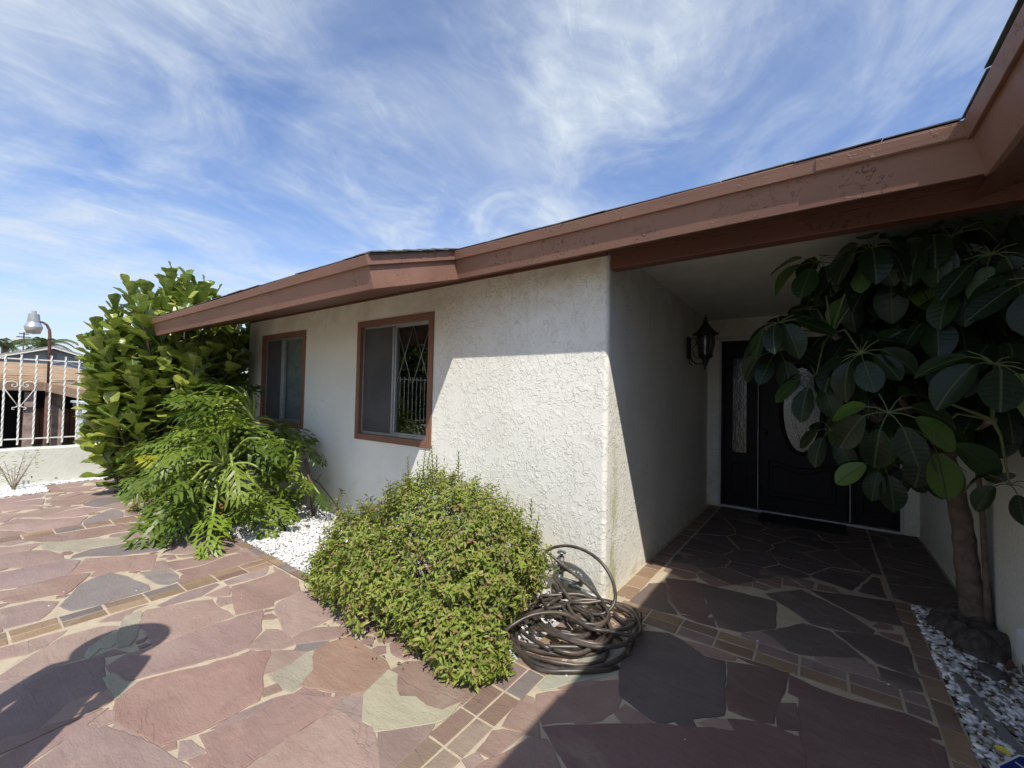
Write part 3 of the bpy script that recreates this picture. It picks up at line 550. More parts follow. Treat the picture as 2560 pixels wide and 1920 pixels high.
bd = MB(); bd.box(.494, .83, -3, 3.95, -.045, -.016); tag(bd.build('side_bed_base', M_SOIL), kind='structure')
pebbles('pebbles', scatter(3000, .50, .81, 1.9, 3.93, -.014, .014), (.008, .026), 'coarse white stone chips in the narrow bed under the umbrella tree', sub=1, dirty=.42)
bd = MB(); bd.box(-8.62, -7.9, -3, .875, -.045, .0); bd.box(-8.62, -8.46, .875, 1.75, -.045, .0); tag(bd.build('yard_bed_base', M_PEBBLEBASE), kind='structure')
pebbles('pebbles', scatter(3600, -8.6, -7.9, -.7, .87, 0, .018) + scatter(800, -8.6, -8.47, .87, 1.74, 0, .012), (.014, .032), 'white pebbles along the foot of the low yard wall')

# ================================================================== HOUSE
house = empty('house', (-3.5, YW, 0), 'single-storey stucco house with brown eaves and a deep dark entry porch', 'house')
TOPZ = 2.345
WIN = [(-4.012, -2.838, .860, 2.106), (-6.262, -5.100, .885, 2.106)]
def wall_with_holes(name, xs0, xs1, z0, z1, y, holes, mat, thick=.16):
    xs = sorted({xs0, xs1, *[h[0] for h in holes], *[h[1] for h in holes]}); zs = sorted({z0, z1, *[h[2] for h in holes], *[h[3] for h in holes]})
    mb = MB()
    def hole(cx, cz): return any(h[0] < cx < h[1] and h[2] < cz < h[3] for h in holes)
    for i in range(len(xs) - 1):
        for j in range(len(zs) - 1):
            if hole((xs[i] + xs[i + 1]) / 2, (zs[j] + zs[j + 1]) / 2): continue
            for yy in (y, y + thick): mb.add([(xs[i], yy, zs[j]), (xs[i + 1], yy, zs[j]), (xs[i + 1], yy, zs[j + 1]), (xs[i], yy, zs[j + 1])], [(0, 1, 2, 3)])
    for a, b, c, d in holes: 
        mb.add([(a, y, c), (b, y, c), (b, y + thick, c), (a, y + thick, c)], [(0, 1, 2, 3)]); mb.add([(a, y, d), (b, y, d), (b, y + thick, d), (a, y + thick, d)], [(0, 1, 2, 3)])
        mb.add([(a, y, c), (a, y, d), (a, y + thick, d), (a, y + thick, c)], [(0, 1, 2, 3)]); mb.add([(b, y, c), (b, y, d), (b, y + thick, d), (b, y + thick, c)], [(0, 1, 2, 3)])
    return mb, (xs0, xs1, z0, z1, y, thick)
# front wall with a softly rounded outside corner that turns into the porch
mb, _ = wall_with_holes('wall', -6.70, -1.185, -.06, 2.42, YW, WIN, M_WALL)
mb.add([(-6.70, YW, -.06), (-6.70, YW, 2.42), (-6.70, 8.4, 2.42), (-6.70, 8.4, -.06)], [(0, 1, 2, 3)])
arc = [(-1.185 + .032 * math.sin(a), YW + .032 - .032 * math.cos(a)) for a in [i * math.pi / 16 for i in range(9)]]
prof = arc + [(-1.192, 5.966)]
n = len(prof); V = [(x, y, z) for z in (-.06, 2.42) for x, y in prof]
mb.add(V, [(i, i + 1, n + i + 1, n + i) for i in range(n - 1)], False)
front = mb.build('wall', M_WALL, house)
front.data.polygons.foreach_set('use_smooth', [False] * len(front.data.polygons))
# entry wall with the door opening, then the garden side wall on the right
mb, _ = wall_with_holes('wall', -1.20, .822, -.06, 2.42, 5.966, [(-1.028, .672, -.03, 2.107)], M_WALL)
o = mb.build('wall', M_WALL, house); tag(o, 'stucco wall around the front door')
mb = MB(); mb.box(.820, .98, -2.2, 5.966, -.06, 2.42); o = mb.build('wall', M_WALL, house); tag(o, 'plain stucco wall on the right behind the umbrella tree')
mb = MB(); mb.box(-1.055, -1.028, 5.950, 5.968, 0, 2.13); mb.box(.672, .699, 5.950, 5.968, 0, 2.13); mb.box(-1.10, .76, 5.945, 5.964, 2.13, 2.165)
mb.build('door_casing', M_WHITETRIM, house, .002)
mb = MB(); mb.box(-1.19, .818, 2.77, 5.965, 2.39, 2.41); mb.build('ceiling', M_CEIL, house)
# dark rooms behind the windows, so that nothing shines through
mb = MB(); mb.box(-6.6, -1.3, 4.6, 4.65, -.05, 2.4); mb.box(-6.6, -1.3, 2.85, 4.6, -.05, -.03); mb.box(-6.6, -1.3, 2.82, 4.6, 2.38, 2.40); mb.box(-6.62, -6.6, 2.82, 4.6, -.05, 2.4); mb.box(-1.32, -1.3, 2.82, 4.6, -.05, 2.4)
mb.box(-1.2, .8, 6.2, 6.25, -.05, 2.42)
mb.build('interior', M_DARK, house)

# ---- eaves. cross-section axes for a fascia cut square to a 4:12 rafter
ct, st = math.cos(math.atan(.317)), math.sin(math.atan(.317))
XL, XR, XWG = -6.75, -2.268, .513
def fascia(name, ax, x0, x1, c, z, h0, h1, out0, th, mat, miter0=0, miter1=0):
    """board lying along an eave: offsets h0..h1 up the cut, out0..out0+th outward. ax 'x': eave faces -Y at y=c ; ax 'y': faces -X at x=c"""
    def P(h, o):    # (horizontal, z)
        return (c - st * h - ct * o, z + ct * h - st * o)
    sec = [P(h0, out0), P(h1, out0), P(h1, out0 + th), P(h0, out0 + th)]
    mb = MB(); seg = max(1, int(abs(x1 - x0) / .4)); rows = []
    for i in range(seg + 1):
        t = i / seg; ring = []
        for q, (a, b) in enumerate(sec):
            off = (a - c)
            s = x0 + (x1 - x0) * t + (miter0 * off * (1 - t) + miter1 * off * t)
            w = math.sin(s * 2.1 + h1 * 9) * .0025
            ring.append((s, a, b + w) if ax == 'x' else (a, s, b + w))
        rows.append(ring)
    V = [p for r_ in rows for p in r_]; F = [(0, 1, 2, 3), tuple(4 * seg + k for k in (3, 2, 1, 0))]
    for i in range(seg):
        for k in range(4): F.append((4 * i + k, 4 * i + (k + 1) % 4, 4 * (i + 1) + (k + 1) % 4, 4 * (i + 1) + k))
    mb.add(V, F); return mb.build(name, mat, house, .003)
ZL, ZR, ZW = 2.011, 2.250, 2.246
YL, YR = 1.598, 2.351
fascia('fascia_board', 'x', XL, XR, YL, ZL, 0, .150, -.03, .03, M_BROWN)
fascia('eave_trim', 'x', XL - .01, XR + .018, YL, ZL, .145, .207, 0.0, .018, M_BROWN)
fascia('fascia_board', 'x', XR, XWG + .02, YR, ZR, 0, .150, -.03, .03, M_BROWN, 0, -1)
fascia('eave_trim', 'x', XR + .02, XWG - .02, YR, ZR, .145, .207, 0.0, .018, M_BROWN, 0, -1)
fascia('fascia_board', 'y', YR + .02, -2.1, XWG, ZW, 0, .150, -.03, .03, M_BROWN, -1, 0)
fascia('eave_trim', 'y', YR - .02, -2.1, XWG, ZW, .145, .207, 0.0, .018, M_BROWN, -1, 0)
fascia('trim_splice', 'x', -.02, XWG - .03, YR, ZR, .150, .200, .018, .004, M_BROWN)
# vertical rake board where the deeper left eave steps back
def rake(name, x, th, h0, h1, ext, mat):
    def Q(y, h): return (y - st * h, ZL + (y - YL) * .317 + ct * h)
    a = [Q(YL - ext, h0), Q(YR + .03, h0), Q(YR + .03, h1), Q(YL - ext, h1)]
    mb = MB(); mb.hexa([(x, p[0], p[1]) for p in a], [(x + th, p[0], p[1]) for p in a]); return tag(mb.build(name, mat, house, .002), 'short sunlit rake board where the eave steps back')
rake('rake_board', XR - .03, .032, 0, .150, 0.0, M_BROWN)
rake('rake_trim', XR + .0022, .018, .145, .207, .016, M_BROWN)
mb = MB()   # far verge board
mb.hexa([(XL, YL + .002, ZL), (XL, 4.8, ZL + .317 * 3.2), (XL, 4.8, ZL + .317 * 3.2 + .16), (XL, YL - .04, ZL + .15)], [(XL + .03, YL + .002, ZL), (XL + .03, 4.8, ZL + .317 * 3.2), (XL + .03, 4.8, ZL + .317 * 3.2 + .16), (XL + .03, YL - .04, ZL + .15)])
mb.build('rake_board', M_BROWN, house)
# soffit boards
mb = MB()
def soff(x0, x1, y0, z0, y1, z1, t=.012): mb.hexa([(x0, y0, z0), (x1, y0, z0), (x1, y1, z1), (x0, y1, z1)], [(x0, y0, z0 + t), (x1, y0, z0 + t), (x1, y1, z1 + t), (x0, y1, z1 + t)])
soff(XL + .03, XR - .03, YL + .02, ZL + .006, YW - .001, ZL + .006 + (YW - YL - .02) * .317)
soff(XR - .03, XWG, YR + .02, ZR + .006, YW - .001, ZR + .006 + (YW - YR - .02) * .317)
mb.hexa([(XWG + .02, -2.1, ZW + .006), (XWG + .02, YW, ZW + .006), (.8199, YW, ZW + .10), (.8199, -2.1, ZW + .10)], [(XWG + .02, -2.1, ZW + .018), (XWG + .02, YW, ZW + .018), (.8199, YW, ZW + .112), (.8199, -2.1, ZW + .112)])
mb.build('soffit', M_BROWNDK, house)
mb = MB()   # frieze strip at the wall head
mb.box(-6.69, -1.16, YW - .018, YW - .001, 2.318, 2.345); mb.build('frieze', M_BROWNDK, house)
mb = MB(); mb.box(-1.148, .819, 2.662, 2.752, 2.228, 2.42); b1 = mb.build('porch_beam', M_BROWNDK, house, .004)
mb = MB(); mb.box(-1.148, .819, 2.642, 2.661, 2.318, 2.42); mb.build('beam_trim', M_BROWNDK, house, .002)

# ---- roof with separate shingles along the edges
mb = MB()
def rz(y, y0=YL - st * .207 - ct * .0, z0=ZL + ct * .207): return z0 + (y - y0) * .317
yl0 = YL - st * .207; zl0 = ZL + ct * .207; yr0 = YR - st * .207; zr0 = ZR + ct * .207
def quad(p, t=.004): mb.hexa(p, [(a, b, c + t) for a, b, c in p])
ridge = 7.5
quad([(XL - .02, yl0, zl0), (XR + .03, yl0, zl0), (XR + .03, ridge, zl0 + (ridge - yl0) * .317), (XL - .02, ridge, zl0 + (ridge - yl0) * .317)])
xw0 = XWG - st * .207; zw0 = ZW + ct * .207
quad([(XR + .03, yr0, zr0 + .001), (xw0, yr0, zr0 + .001), (xw0 + (ridge - yr0), ridge, zr0 + (ridge - yr0) * .317), (XR + .03, ridge, zr0 + (ridge - yr0) * .317)])
quad([(xw0 - .008, -2.1, zw0), (xw0 + 5, -2.1, zw0 + 5 * .317), (xw0 + 5, yr0 + 5, zw0 + 5 * .317), (xw0 - .008, yr0, zw0)], .013)
roof = mb.build('roof', M_SHINGLE, house)
def shingle(p, a, b, up):   # p corner, a along, b up-slope, thick up
    lift = random.uniform(.000, .007) ** 1.0
    p = Vector(p); a = Vector(a); b = Vector(b); u = Vector(up)
    q = [p + u * (.0045 + lift), p + a + u * (.0045 + abs(lift + random.uniform(-.004, .004))), p + a + b + u * .005, p + b + u * .005]
    mb = MB(); mb.hexa(q, [v + u * random.uniform(.003, .006) for v in q]); mb.build('shingle', M_SHINGLE, roof)
def course(p0, d, L, upv, nrm, w=.305):
    s = 0; p0 = Vector(p0); d = Vector(d); upv = Vector(upv)
    while s < L:
        ww = min(w, L - s); over = random.uniform(.008, .020)
        shingle(p0 + d * s - upv * over, d * (ww - random.uniform(.001, .005)), upv * (.16 + over), nrm); s += w
course((XL - .02, yl0, zl0), (1, 0, 0), XR + .03 - XL, (0, ct, st), (0, -st, ct))
course((XR + .035, yr0, zr0), (1, 0, 0), xw0 - XR - .05, (0, ct, st), (0, -st, ct))
course((xw0 - .005, yr0, zw0 + .010), (0, -1, 0), yr0 + 2.1, (ct, 0, st), (-st, 0, ct))
for i in range(6):  # edge tabs running up the stepped rake
    y = yl0 + .125 * i
    q = [(XR - .12, y, zl0 + (y - yl0) * .317 + .012), (XR + .045, y, zl0 + (y - yl0) * .317 + .010 + random.uniform(0, .007)), (XR + .045, y + .16, zl0 + (y + .16 - yl0) * .317 + .008), (XR - .12, y + .16, zl0 + (y + .16 - yl0) * .317 + .008)]
    mb = MB(); mb.hexa(q, [(a, b, c + .008) for a, b, c in q]); mb.build('shingle', M_SHINGLE, roof)

# ---- windows
def window(x0, x1, z0, z1, xm, label, bars):
    cw = .062
    mb = MB(); y0, y1 = YW - .014, YW + .05
    for a, b, c, d in [(x0, x1, z1 - cw, z1), (x0, x1, z0, z0 + cw), (x0, x0 + cw, z0 + cw, z1 - cw), (x1 - cw, x1, z0 + cw, z1 - cw)]: mb.box(a, b, y0, y1, c, d)
    w = mb.build('window', M_CASING, house, .003); tag(w, label)
    X0, X1, Z0, Z1 = x0 + cw, x1 - cw, z0 + cw, z1 - cw
    mb = MB(); f = .018
    for a, b, c, d in [(X0, X1, Z1 - f, Z1), (X0, X1, Z0, Z0 + f * 1.5), (X0, X0 + f, Z0, Z1), (X1 - f, X1, Z0, Z1)]: mb.box(a + .0005, b - .0005, YW + .022, YW + .065, c + .0005, d - .0005)
    mb.box(xm - .020, xm - .001, YW + .018, YW + .05, Z0 + f, Z1 - f); mb.box(xm + .001, xm + .026, YW + .030, YW + .07, Z0 + f, Z1 - f)
    mb.box(xm + .026, X1 - f, YW + .034, YW + .06, Z1 - f - .016, Z1 - f); mb.box(xm + .026, X1 - f, YW + .034, YW + .06, Z0 + f * 1.5, Z0 + f * 1.5 + .016)
    mb.build('frame', M_ALU, w, .0015)
    mb = MB(); mb.box(X0 + f, xm - .02, YW + .034, YW + .036, Z0 + f, Z1 - f); mb.build('screen', M_SCREEN, w)
    mb = MB(); mb.box(xm + .026, X1 - f, YW + .050, YW + .054, Z0 + f, Z1 - f); mb.build('pane', M_GLASS, w)
    if bars:
        a, b = xm + .03, X1 - f; H_ = Z1 - Z0; W_ = b - a
        for k in range(2):
            for sgn in (1, -1):
                xs = a + W_ * (.22 + .5 * k); p = [(xs - sgn * W_ * .25, YW + .046, Z1 - .03), (xs + sgn * W_ * .22, YW + .046, Z1 - .58)]
                mb = MB(); mb.tube(p, .0026, 5); mb.build('lattice_bar', M_ALU, w)
    else:
        mb = MB()   # curtain
        nb = 26; V = []
        for i in range(nb + 1):
            t = i / nb; V += [(xm + .02 + t * (X1 - xm - .03), YW + .078 + .010 * math.sin(t * 44), Z0), (xm + .02 + t * (X1 - xm - .03), YW + .078 + .010 * math.sin(t * 44), Z1)]
        mb.add(V, [(2 * i, 2 * i + 1, 2 * i + 3, 2 * i + 2) for i in range(nb)], True); mb.build('curtain', simple('grey_curtain', (.30, .31, .29), .9), w)
window(*WIN[0], -3.432, 'larger window nearer the porch, lattice bars behind its right pane', True)
window(*WIN[1], -5.742, 'smaller-looking window near the broad-leaved tree, grey curtain behind it', False)

# ---- front door unit: X -1.028..0.672, Z 0..2.107
door = MB(); Y0 = 5.985
door.box(-.613 + .012, .261 - .012, Y0, Y0 + .045, .03, 2.035)
dr = door.build('door', M_DOOR, house, .003); tag(dr, 'near-black front door with an oval leaded glass')
mb = MB()
for a, b, c, d in [(-1.027, .671, 2.045, 2.106), (-1.027, -.99, .03, 2.045), (.634, .671, .03, 2.045), (-.655, -.622, .03, 2.045), (.270, .303, .03, 2.045)]: mb.box(a, b, Y0 - .03, Y0 + .07, c, d)
mb.build('door_frame', M_DOOR, house, .002)
mb = MB()
for x in (-.6175, .2655): mb.box(x - .0045, x + .0045, Y0 - .012, Y0 - .004, .035, 2.04)
mb.build('weather_strip', M_WHITETRIM, house)
mb = MB(); mb.box(-1.03, .675, Y0 - .055, Y0 + .05, 0.001, .028); mb.build('threshold', simple('threshold_aluminium', (.5, .5, .5), .4, .1, 20, metal=.4), house, .002)
cx, cz, rx, rzz = -.178, 1.26, .180, .495
def ell(rx_, rz_, y, n=40): return [(cx + rx_ * math.cos(a), y, cz + rz_ * math.sin(a)) for a in [2 * math.pi * i / n for i in range(n)]]
mb = MB(); V = ell(rx + .045, rzz + .045, Y0 - .001) + ell(rx + .035, rzz + .035, Y0 - .022) + ell(rx + .004, rzz + .004, Y0 - .016) + ell(rx - .004, rzz - .004, Y0 - .002)
n = 40; mb.add(V, [(r_ * n + i, r_ * n + (i + 1) % n, (r_ + 1) * n + (i + 1) % n, (r_ + 1) * n + i) for r_ in range(3) for i in range(n)], True); mb.build('oval_moulding', M_DOOR, dr)
mb = MB(); mb.add(ell(rx, rzz, Y0 - .004), [tuple(range(n))]); mb.build('oval_glass', M_LEADGLASS, dr)
mb = MB()
for s in (1, -1):
    mb.tube([(cx + s * rx * .55 * math.cos(t) , Y0 - .006, cz - .02 + rzz * .62 * math.sin(t)) for t in [i * .2 - 1.6 for i in range(17)]], .0022, 5)
    mb.tube([(cx, Y0 - .006, cz + .44), (cx + s * .06, Y0 - .006, cz + .24), (cx, Y0 - .006, cz + .04), (cx + s * .06, Y0 - .006, cz - .16), (cx, Y0 - .006, cz - .44)], .0022, 5)
mb.build('leading', M_ALU, dr)
def mould(pts, par, r_=.009): mb = MB(); mb.tube(pts, r_, 8); return mb.build('panel_moulding', M_DOOR, par)
wave = [(-.50 + .645 * t, Y0 - .003, .60 + .035 * math.cos(t * 2 * math.pi) * (1 if True else 0)) for t in [i / 16 for i in range(17)]]
mould(wave + [(.145, Y0 - .003, .20), (-.50, Y0 - .003, .20), wave[0]], dr)
mould([(p[0] * .88 - .021, p[1] - .002, p[2] - .06) for p in wave] + [(.107, Y0 - .005, .26), (-.461, Y0 - .005, .26), (-.461, Y0 - .005, .575)], dr, .006)
mb = MB(); mb.lathe([(.0, -.0), (.026, 0), (.028, .012), (.012, .02), (.012, .04), (.028, .05), (.03, .065), (.0, .075)], (0, 0, 0), 14)
mb.v = [(-.545 + x, Y0 - .001 - z, .98 + y) for x, y, z in mb.v]; mb.build('door_knob', simple('aged_brass', (.20, .15, .08), .35, .2, 30, metal=.8), dr)
def sidelight(x0, x1, lab):
    mb = MB(); mb.box(x0, x1, Y0 + .004, Y0 + .045, .03, 2.045); s = mb.build('sidelight', M_DOOR, house, .002); tag(s, lab)
    a, b = x0 + (x1 - x0) * .5 - .078, x0 + (x1 - x0) * .5 + .078
    mb = MB(); mb.box(a, b, Y0 - .001, Y0 + .003, .70, 1.88); mb.build('sidelight_glass', M_LEADGLASS, s)
    mb = MB()
    for p, q, c, d in [(a - .02, a, .68, 1.90), (b, b + .02, .68, 1.90), (a, b, .68, .70), (a, b, 1.88, 1.90)]: mb.box(p, q, Y0 - .012, Y0 + .0035, c, d)
    mb.build('glass_stop', M_DOOR, s, .002)
    xm = (a + b) / 2; mb = MB()
    for zc in (.95, 1.28, 1.61):
        for sg in (1, -1): mb.tube([(xm, Y0 - .004, zc + .05), (xm + sg * .035, Y0 - .004, zc), (xm, Y0 - .004, zc - .05)], .003, 5)
        if zc < 1.6: mb.tube([(xm, Y0 - .004, zc + .05), (xm, Y0 - .004, zc + .28)], .0025, 5)
    for sg in (.045, -.045): mb.tube([(xm + sg, Y0 - .004, .71), (xm + sg, Y0 - .004, 1.87)], .0022, 5)
    mb.build('leading', M_ALU, s)
    mould([(a - .01, Y0, .56), (b + .01, Y0, .56), (b + .01, Y0, .18), (a - .01, Y0, .18), (a - .01, Y0, .56)], s, .006)
sidelight(-.99, -.655, 'leaded sidelight left of the front door'); sidelight(.303, .634, 'leaded sidelight right of the front door, behind the tree')
mb = MB(); mb.box(-.57, .23, 5.47, 5.90, .004, .018); mat_ = mb.build('doormat', simple('rubber_mat', (.018, .018, .018), .85, .3, 60, .004, 200), None, .004)
tag(mat_, 'black doormat lying at the foot of the front door', 'doormat')
# ================================================================== LANTERN
def P(r_, z): return (r_, z)
lc = (-.985, 4.80, 1.90)
lan = empty('wall_lantern', (-1.15, 4.80, 1.90), 'black scrolled carriage lantern on the shaded porch side wall', 'wall lantern')
mb = MB(); mb.box(-1.165, -1.148, 4.755, 4.845, 1.79, 2.03); mb.box(-1.148, -1.138, 4.768, 4.832, 1.805, 2.015); mb.build('back_plate', M_IRONBLK, lan, .004)
mb = MB()
mb.tube([(-1.145, 4.8, 1.98), (-1.11, 4.8, 2.02), (-1.075, 4.8, 2.01), (-1.065, 4.8, 1.97), (-1.085, 4.8, 1.955)], .006, 6)
mb.tube([(-1.145, 4.8, 1.84), (-1.12, 4.8, 1.77), (-1.07, 4.8, 1.735), (-1.02, 4.8, 1.735), (-.985, 4.8, 1.755)], .007, 6)
mb.tube([(-1.14, 4.8, 1.80), (-1.15, 4.8, 1.74), (-1.12, 4.8, 1.725)], .005, 6)
mb.tube([(-1.08, 4.8, 1.955), (-1.115, 4.8, 1.90), (-1.10, 4.8, 1.82), (-1.05, 4.8, 1.79)], .005, 6)
mb.build('scroll_arm', M_IRONBLK, lan)
mb = MB(); mb.lathe([(.0, 2.265), (.009, 2.25), (.006, 2.235), (.016, 2.225), (.018, 2.21), (.010, 2.20), (.034, 2.19), (.022, 2.18), (.030, 2.16), (.055, 2.125), (.095, 2.075), (.122, 2.055), (.125, 2.045), (.098, 2.040), (.085, 2.030)], (lc[0], lc[1], 0), 16)
for k in range(8):
    a = k * math.pi / 4; mb.tube([(lc[0] + .118 * math.cos(a), lc[1] + .118 * math.sin(a), 2.048), (lc[0] + .138 * math.cos(a), lc[1] + .138 * math.sin(a), 2.066)], [.008, .003], 5)
mb.build('cap', M_IRONBLK, lan)
mb = MB()
for k in range(8):
    a = k * math.pi / 4 + .39; mb.tube([(lc[0] + .082 * math.cos(a), lc[1] + .082 * math.sin(a), 2.04), (lc[0] + .088 * math.cos(a), lc[1] + .088 * math.sin(a), 1.95), (lc[0] + .062 * math.cos(a), lc[1] + .062 * math.sin(a), 1.825)], .0045, 5)
mb.lathe([(.060, 1.83), (.078, 1.822), (.070, 1.808), (.045, 1.79), (.030, 1.765), (.034, 1.752), (.018, 1.74), (.022, 1.725), (.008, 1.70), (.011, 1.685), (0, 1.665)], (lc[0], lc[1], 0), 16)
mb.build('cage', M_IRONBLK, lan)
mb = MB(); mb.lathe([(.076, 2.035), (.080, 1.95), (.056, 1.83)], (lc[0], lc[1], 0), 16); mb.build('lamp_glass', M_LEADGLASS, lan)
mb = MB(); mb.lathe([(.012, 1.84), (.013, 1.93), (.011, 1.96), (0, 1.985)], (lc[0], lc[1], 0), 10); mb.build('candle', simple('candle_sleeve', (.3, .29, .26), .6), lan)

# ================================================================== HOSE AND TAP
hose = MB(); HC = Vector((-1.33, 2.10, 0)); pts = []
def loopt(c, rx, ry, z, a0, a1, rot=0, n=26, wob=.022, z1=None):
    o = []
    for i in range(n + 1):
        t = i / n; a = a0 + (a1 - a0) * t; x, y = rx * math.cos(a), ry * math.sin(a)
        o.append((c[0] + x * math.cos(rot) - y * math.sin(rot) + wob * math.sin(a * 3.1 + rot * 7), c[1] + x * math.sin(rot) + y * math.cos(rot) + wob * math.cos(a * 2.3),
                  (z if z1 is None else z + (z1 - z) * t) + .006 * math.sin(a * 4 + rot)))
    return o
LP = [(-1.14, 2.12, .33, .27, .013, .2), (-1.17, 2.15, .30, .24, .014, -.1), (-1.20, 2.17, .34, .23, .036, .4), (-1.12, 2.20, .26, .21, .036, .9), (-1.18, 2.10, .29, .25, .056, -.3),
      (-1.22, 2.22, .23, .26, .060, .2), (-1.10, 2.25, .25, .19, .080, .1), (-1.20, 2.25, .28, .20, .082, -.5), (-1.09, 2.33, .23, .17, .103, .3), (-1.16, 2.34, .25, .16, .110, .0), (-1.04, 2.38, .20, .15, .125, -.2), (-1.24, 2.12, .31, .29, .015, .1), (-1.13, 2.26, .30, .24, .085, .6)]
hq = random.Random(77)
for i, (x, y, rx, ry, z, ro) in enumerate(LP): hose.tube(loopt((x + hq.uniform(-.07, .05), y + hq.uniform(-.05, .05)), rx * hq.uniform(.8, 1.08), ry * hq.uniform(.75, 1.15), .013 + (z - .013) * .62, i * 1.3, i * 1.3 + 5.9 + .3 * (i % 3), ro), .0115, 8)
def smooth(P_, n=6):
    P_ = [Vector(q) for q in P_]; o = []
    for i in range(len(P_) - 1):
        a, b, c, d = P_[max(i - 1, 0)], P_[i], P_[i + 1], P_[min(i + 2, len(P_) - 1)]
        for k in range(n):
            t = k / n; o.append(.5 * ((2 * b) + (c - a) * t + (2 * a - 5 * b + 4 * c - d) * t * t + (3 * b - a - 3 * c + d) * t ** 3))
    return o + [P_[-1]]
# loop standing against the wall, coming off the tap
hose.tube(smooth([(-1.50, 2.54, .15), (-1.55, 2.52, .25), (-1.49, 2.545, .31), (-1.38, 2.56, .345), (-1.25, 2.555, .345), (-1.13, 2.54, .305), (-1.045, 2.52, .225), (-1.01, 2.49, .13), (-1.03, 2.43, .07), (-1.10, 2.38, .05), (-1.22, 2.38, .06), (-1.33, 2.42, .11), (-1.44, 2.48, .15)]), .0105, 8)
hose.tube(smooth([(-1.53, 2.53, .28), (-1.42, 2.55, .215), (-1.28, 2.54, .16), (-1.13, 2.50, .11), (-1.04, 2.44, .06), (-1.02, 2.34, .03), (-1.10, 2.22, .04)]), .0105, 8)
hose.tube(smooth([(-1.42, 1.84, .02), (-1.37, 1.88, .09), (-1.30, 1.99, .135), (-1.20, 2.10, .14), (-1.12, 2.16, .11), (-1.06, 2.20, .06)]), .0115, 8)
hose.tube(smooth([(-1.42, 1.96, .03), (-1.30, 1.86, .016), (-1.18, 1.82, .015), (-1.04, 1.85, .014), (-.92, 1.95, .014), (-.84, 2.10, .014), (-.83, 2.28, .016), (-.90, 2.42, .02), (-1.02, 2.50, .03)]), .012, 8)
ho = hose.build('garden_hose', M_HOSE); tag(ho, 'dark brown garden hose heaped in loose coils at the house corner', 'garden hose')
tap = empty('garden_tap', (-1.46, 2.6, 0), 'weathered grey pipe manifold with tap beside the leafy bush', 'garden tap')
mb = MB()
mb.tube([(-1.45, 2.60, -.02), (-1.45, 2.60, .22)], .017, 10); mb.tube([(-1.45, 2.585, .175), (-1.30, 2.57, .175)], .012, 10); mb.tube([(-1.30, 2.57, .178), (-1.285, 2.57, .17), (-1.28, 2.57, .115), (-1.295, 2.57, .108)], .013, 10)
mb.tube([(-1.29, 2.57, .11), (-1.48, 2.575, .11)], .011, 10)
for x, z, r_ in [(-1.42, .175, .018), (-1.36, .175, .016), (-1.31, .175, .017), (-1.29, .11, .017), (-1.45, .11, .022), (-1.45, .175, .024)]: mb.tube([(x - .012, 2.575, z), (x + .012, 2.575, z)], r_, 10)
mb.build('pipework', M_PIPE, tap)
mb = MB(); mb.lathe([(.0, .285), (.030, .28), (.034, .272), (.012, .262), (.012, .235), (.020, .23), (.022, .215)], (-1.45, 2.60, 0), 8); mb.tube([(-1.45, 2.60, .225), (-1.46, 2.55, .215), (-1.465, 2.53, .18)], .014, 8); mb.build('valve', M_PIPE, tap)
mb = MB(); mb.tube([(-1.465, 2.53, .07), (-1.45, 2.50, .045), (-1.42, 2.46, .045)], .020, 8); mb.build('hose_connector', M_HOSE, tap)
dr_ = MB(); dr_.tube([(-1.40, 2.625, .05), (-1.28, 2.62, .045), (-1.17, 2.62, .03)], .018, 8); tag(dr_.build('drain_pipe', M_PIPE), 'short grey pipe stub lying along the wall foot behind the hose coils', 'pipe')

# ================================================================== LEAF TOOLS
def leaf_grid(prof, nx, ny, cup=.0, droop=.0, wavy=0., ph=0., fold=0.):
    """blade along +X (length 1), width given by prof(t), upper side +Z"""
    V, L = [], []
    for i in range(nx + 1):
        t = i / nx; w = prof(t)
        for j in range(ny + 1):
            s = j / ny * 2 - 1
            V.append((t, s * w, -droop * t * t + cup * s * s * w * 2 + wavy * abs(s) * math.sin(t * 17 + ph + (s > 0) * 2.) + fold * abs(s) * w)); L.append((t, s * w * 1.0, 0))
    F = [(i * (ny + 1) + j, (i + 1) * (ny + 1) + j, (i + 1) * (ny + 1) + j + 1, i * (ny + 1) + j + 1) for i in range(nx) for j in range(ny)]
    return np.array(V, float), np.array(F), np.array(L, float)
def frame(d, nrm):
    d = Vector(d).normalized(); nrm = Vector(nrm); nrm = (nrm - d * nrm.dot(d))
    nrm = nrm.normalized() if nrm.length > 1e-5 else d.orthogonal().normalized()
    return Matrix((d, nrm.cross(d), nrm)).transposed()
def place_mat(p, d, nrm, s): return Matrix.Translation(Vector(p)) @ (frame(d, nrm) @ Matrix.Diagonal((s, s, s))).to_4x4()
def joined(name, items, temps, mat, parent, smooth=True):
    """items: (template index, 4x4 matrix, tint) merged into one mesh"""
    Vs, Fs, Ls, T = [], [], [], []; b = 0
    for k, mt, ti in items:
        V, F, L = temps[k]; Mn = np.array(mt); Vs.append(V @ Mn[:3, :3].T + Mn[:3, 3]); Fs.append(F + b); Ls.append(L); b += len(V); T.append(np.full(len(F), ti))
    return link(name, np_mesh(name, np.concatenate(Vs), np.concatenate(Fs), smooth, np.concatenate(T), np.concatenate(Ls)), parent, mat)
def put_leaf(name, me, mt, parent):
    o = bpy.data.objects.new(name, me); COL.objects.link(o); o.parent = parent; o.matrix_parent_inverse = Matrix.Translation(-WORLDLOC(parent)); o.matrix_basis = mt
    return o

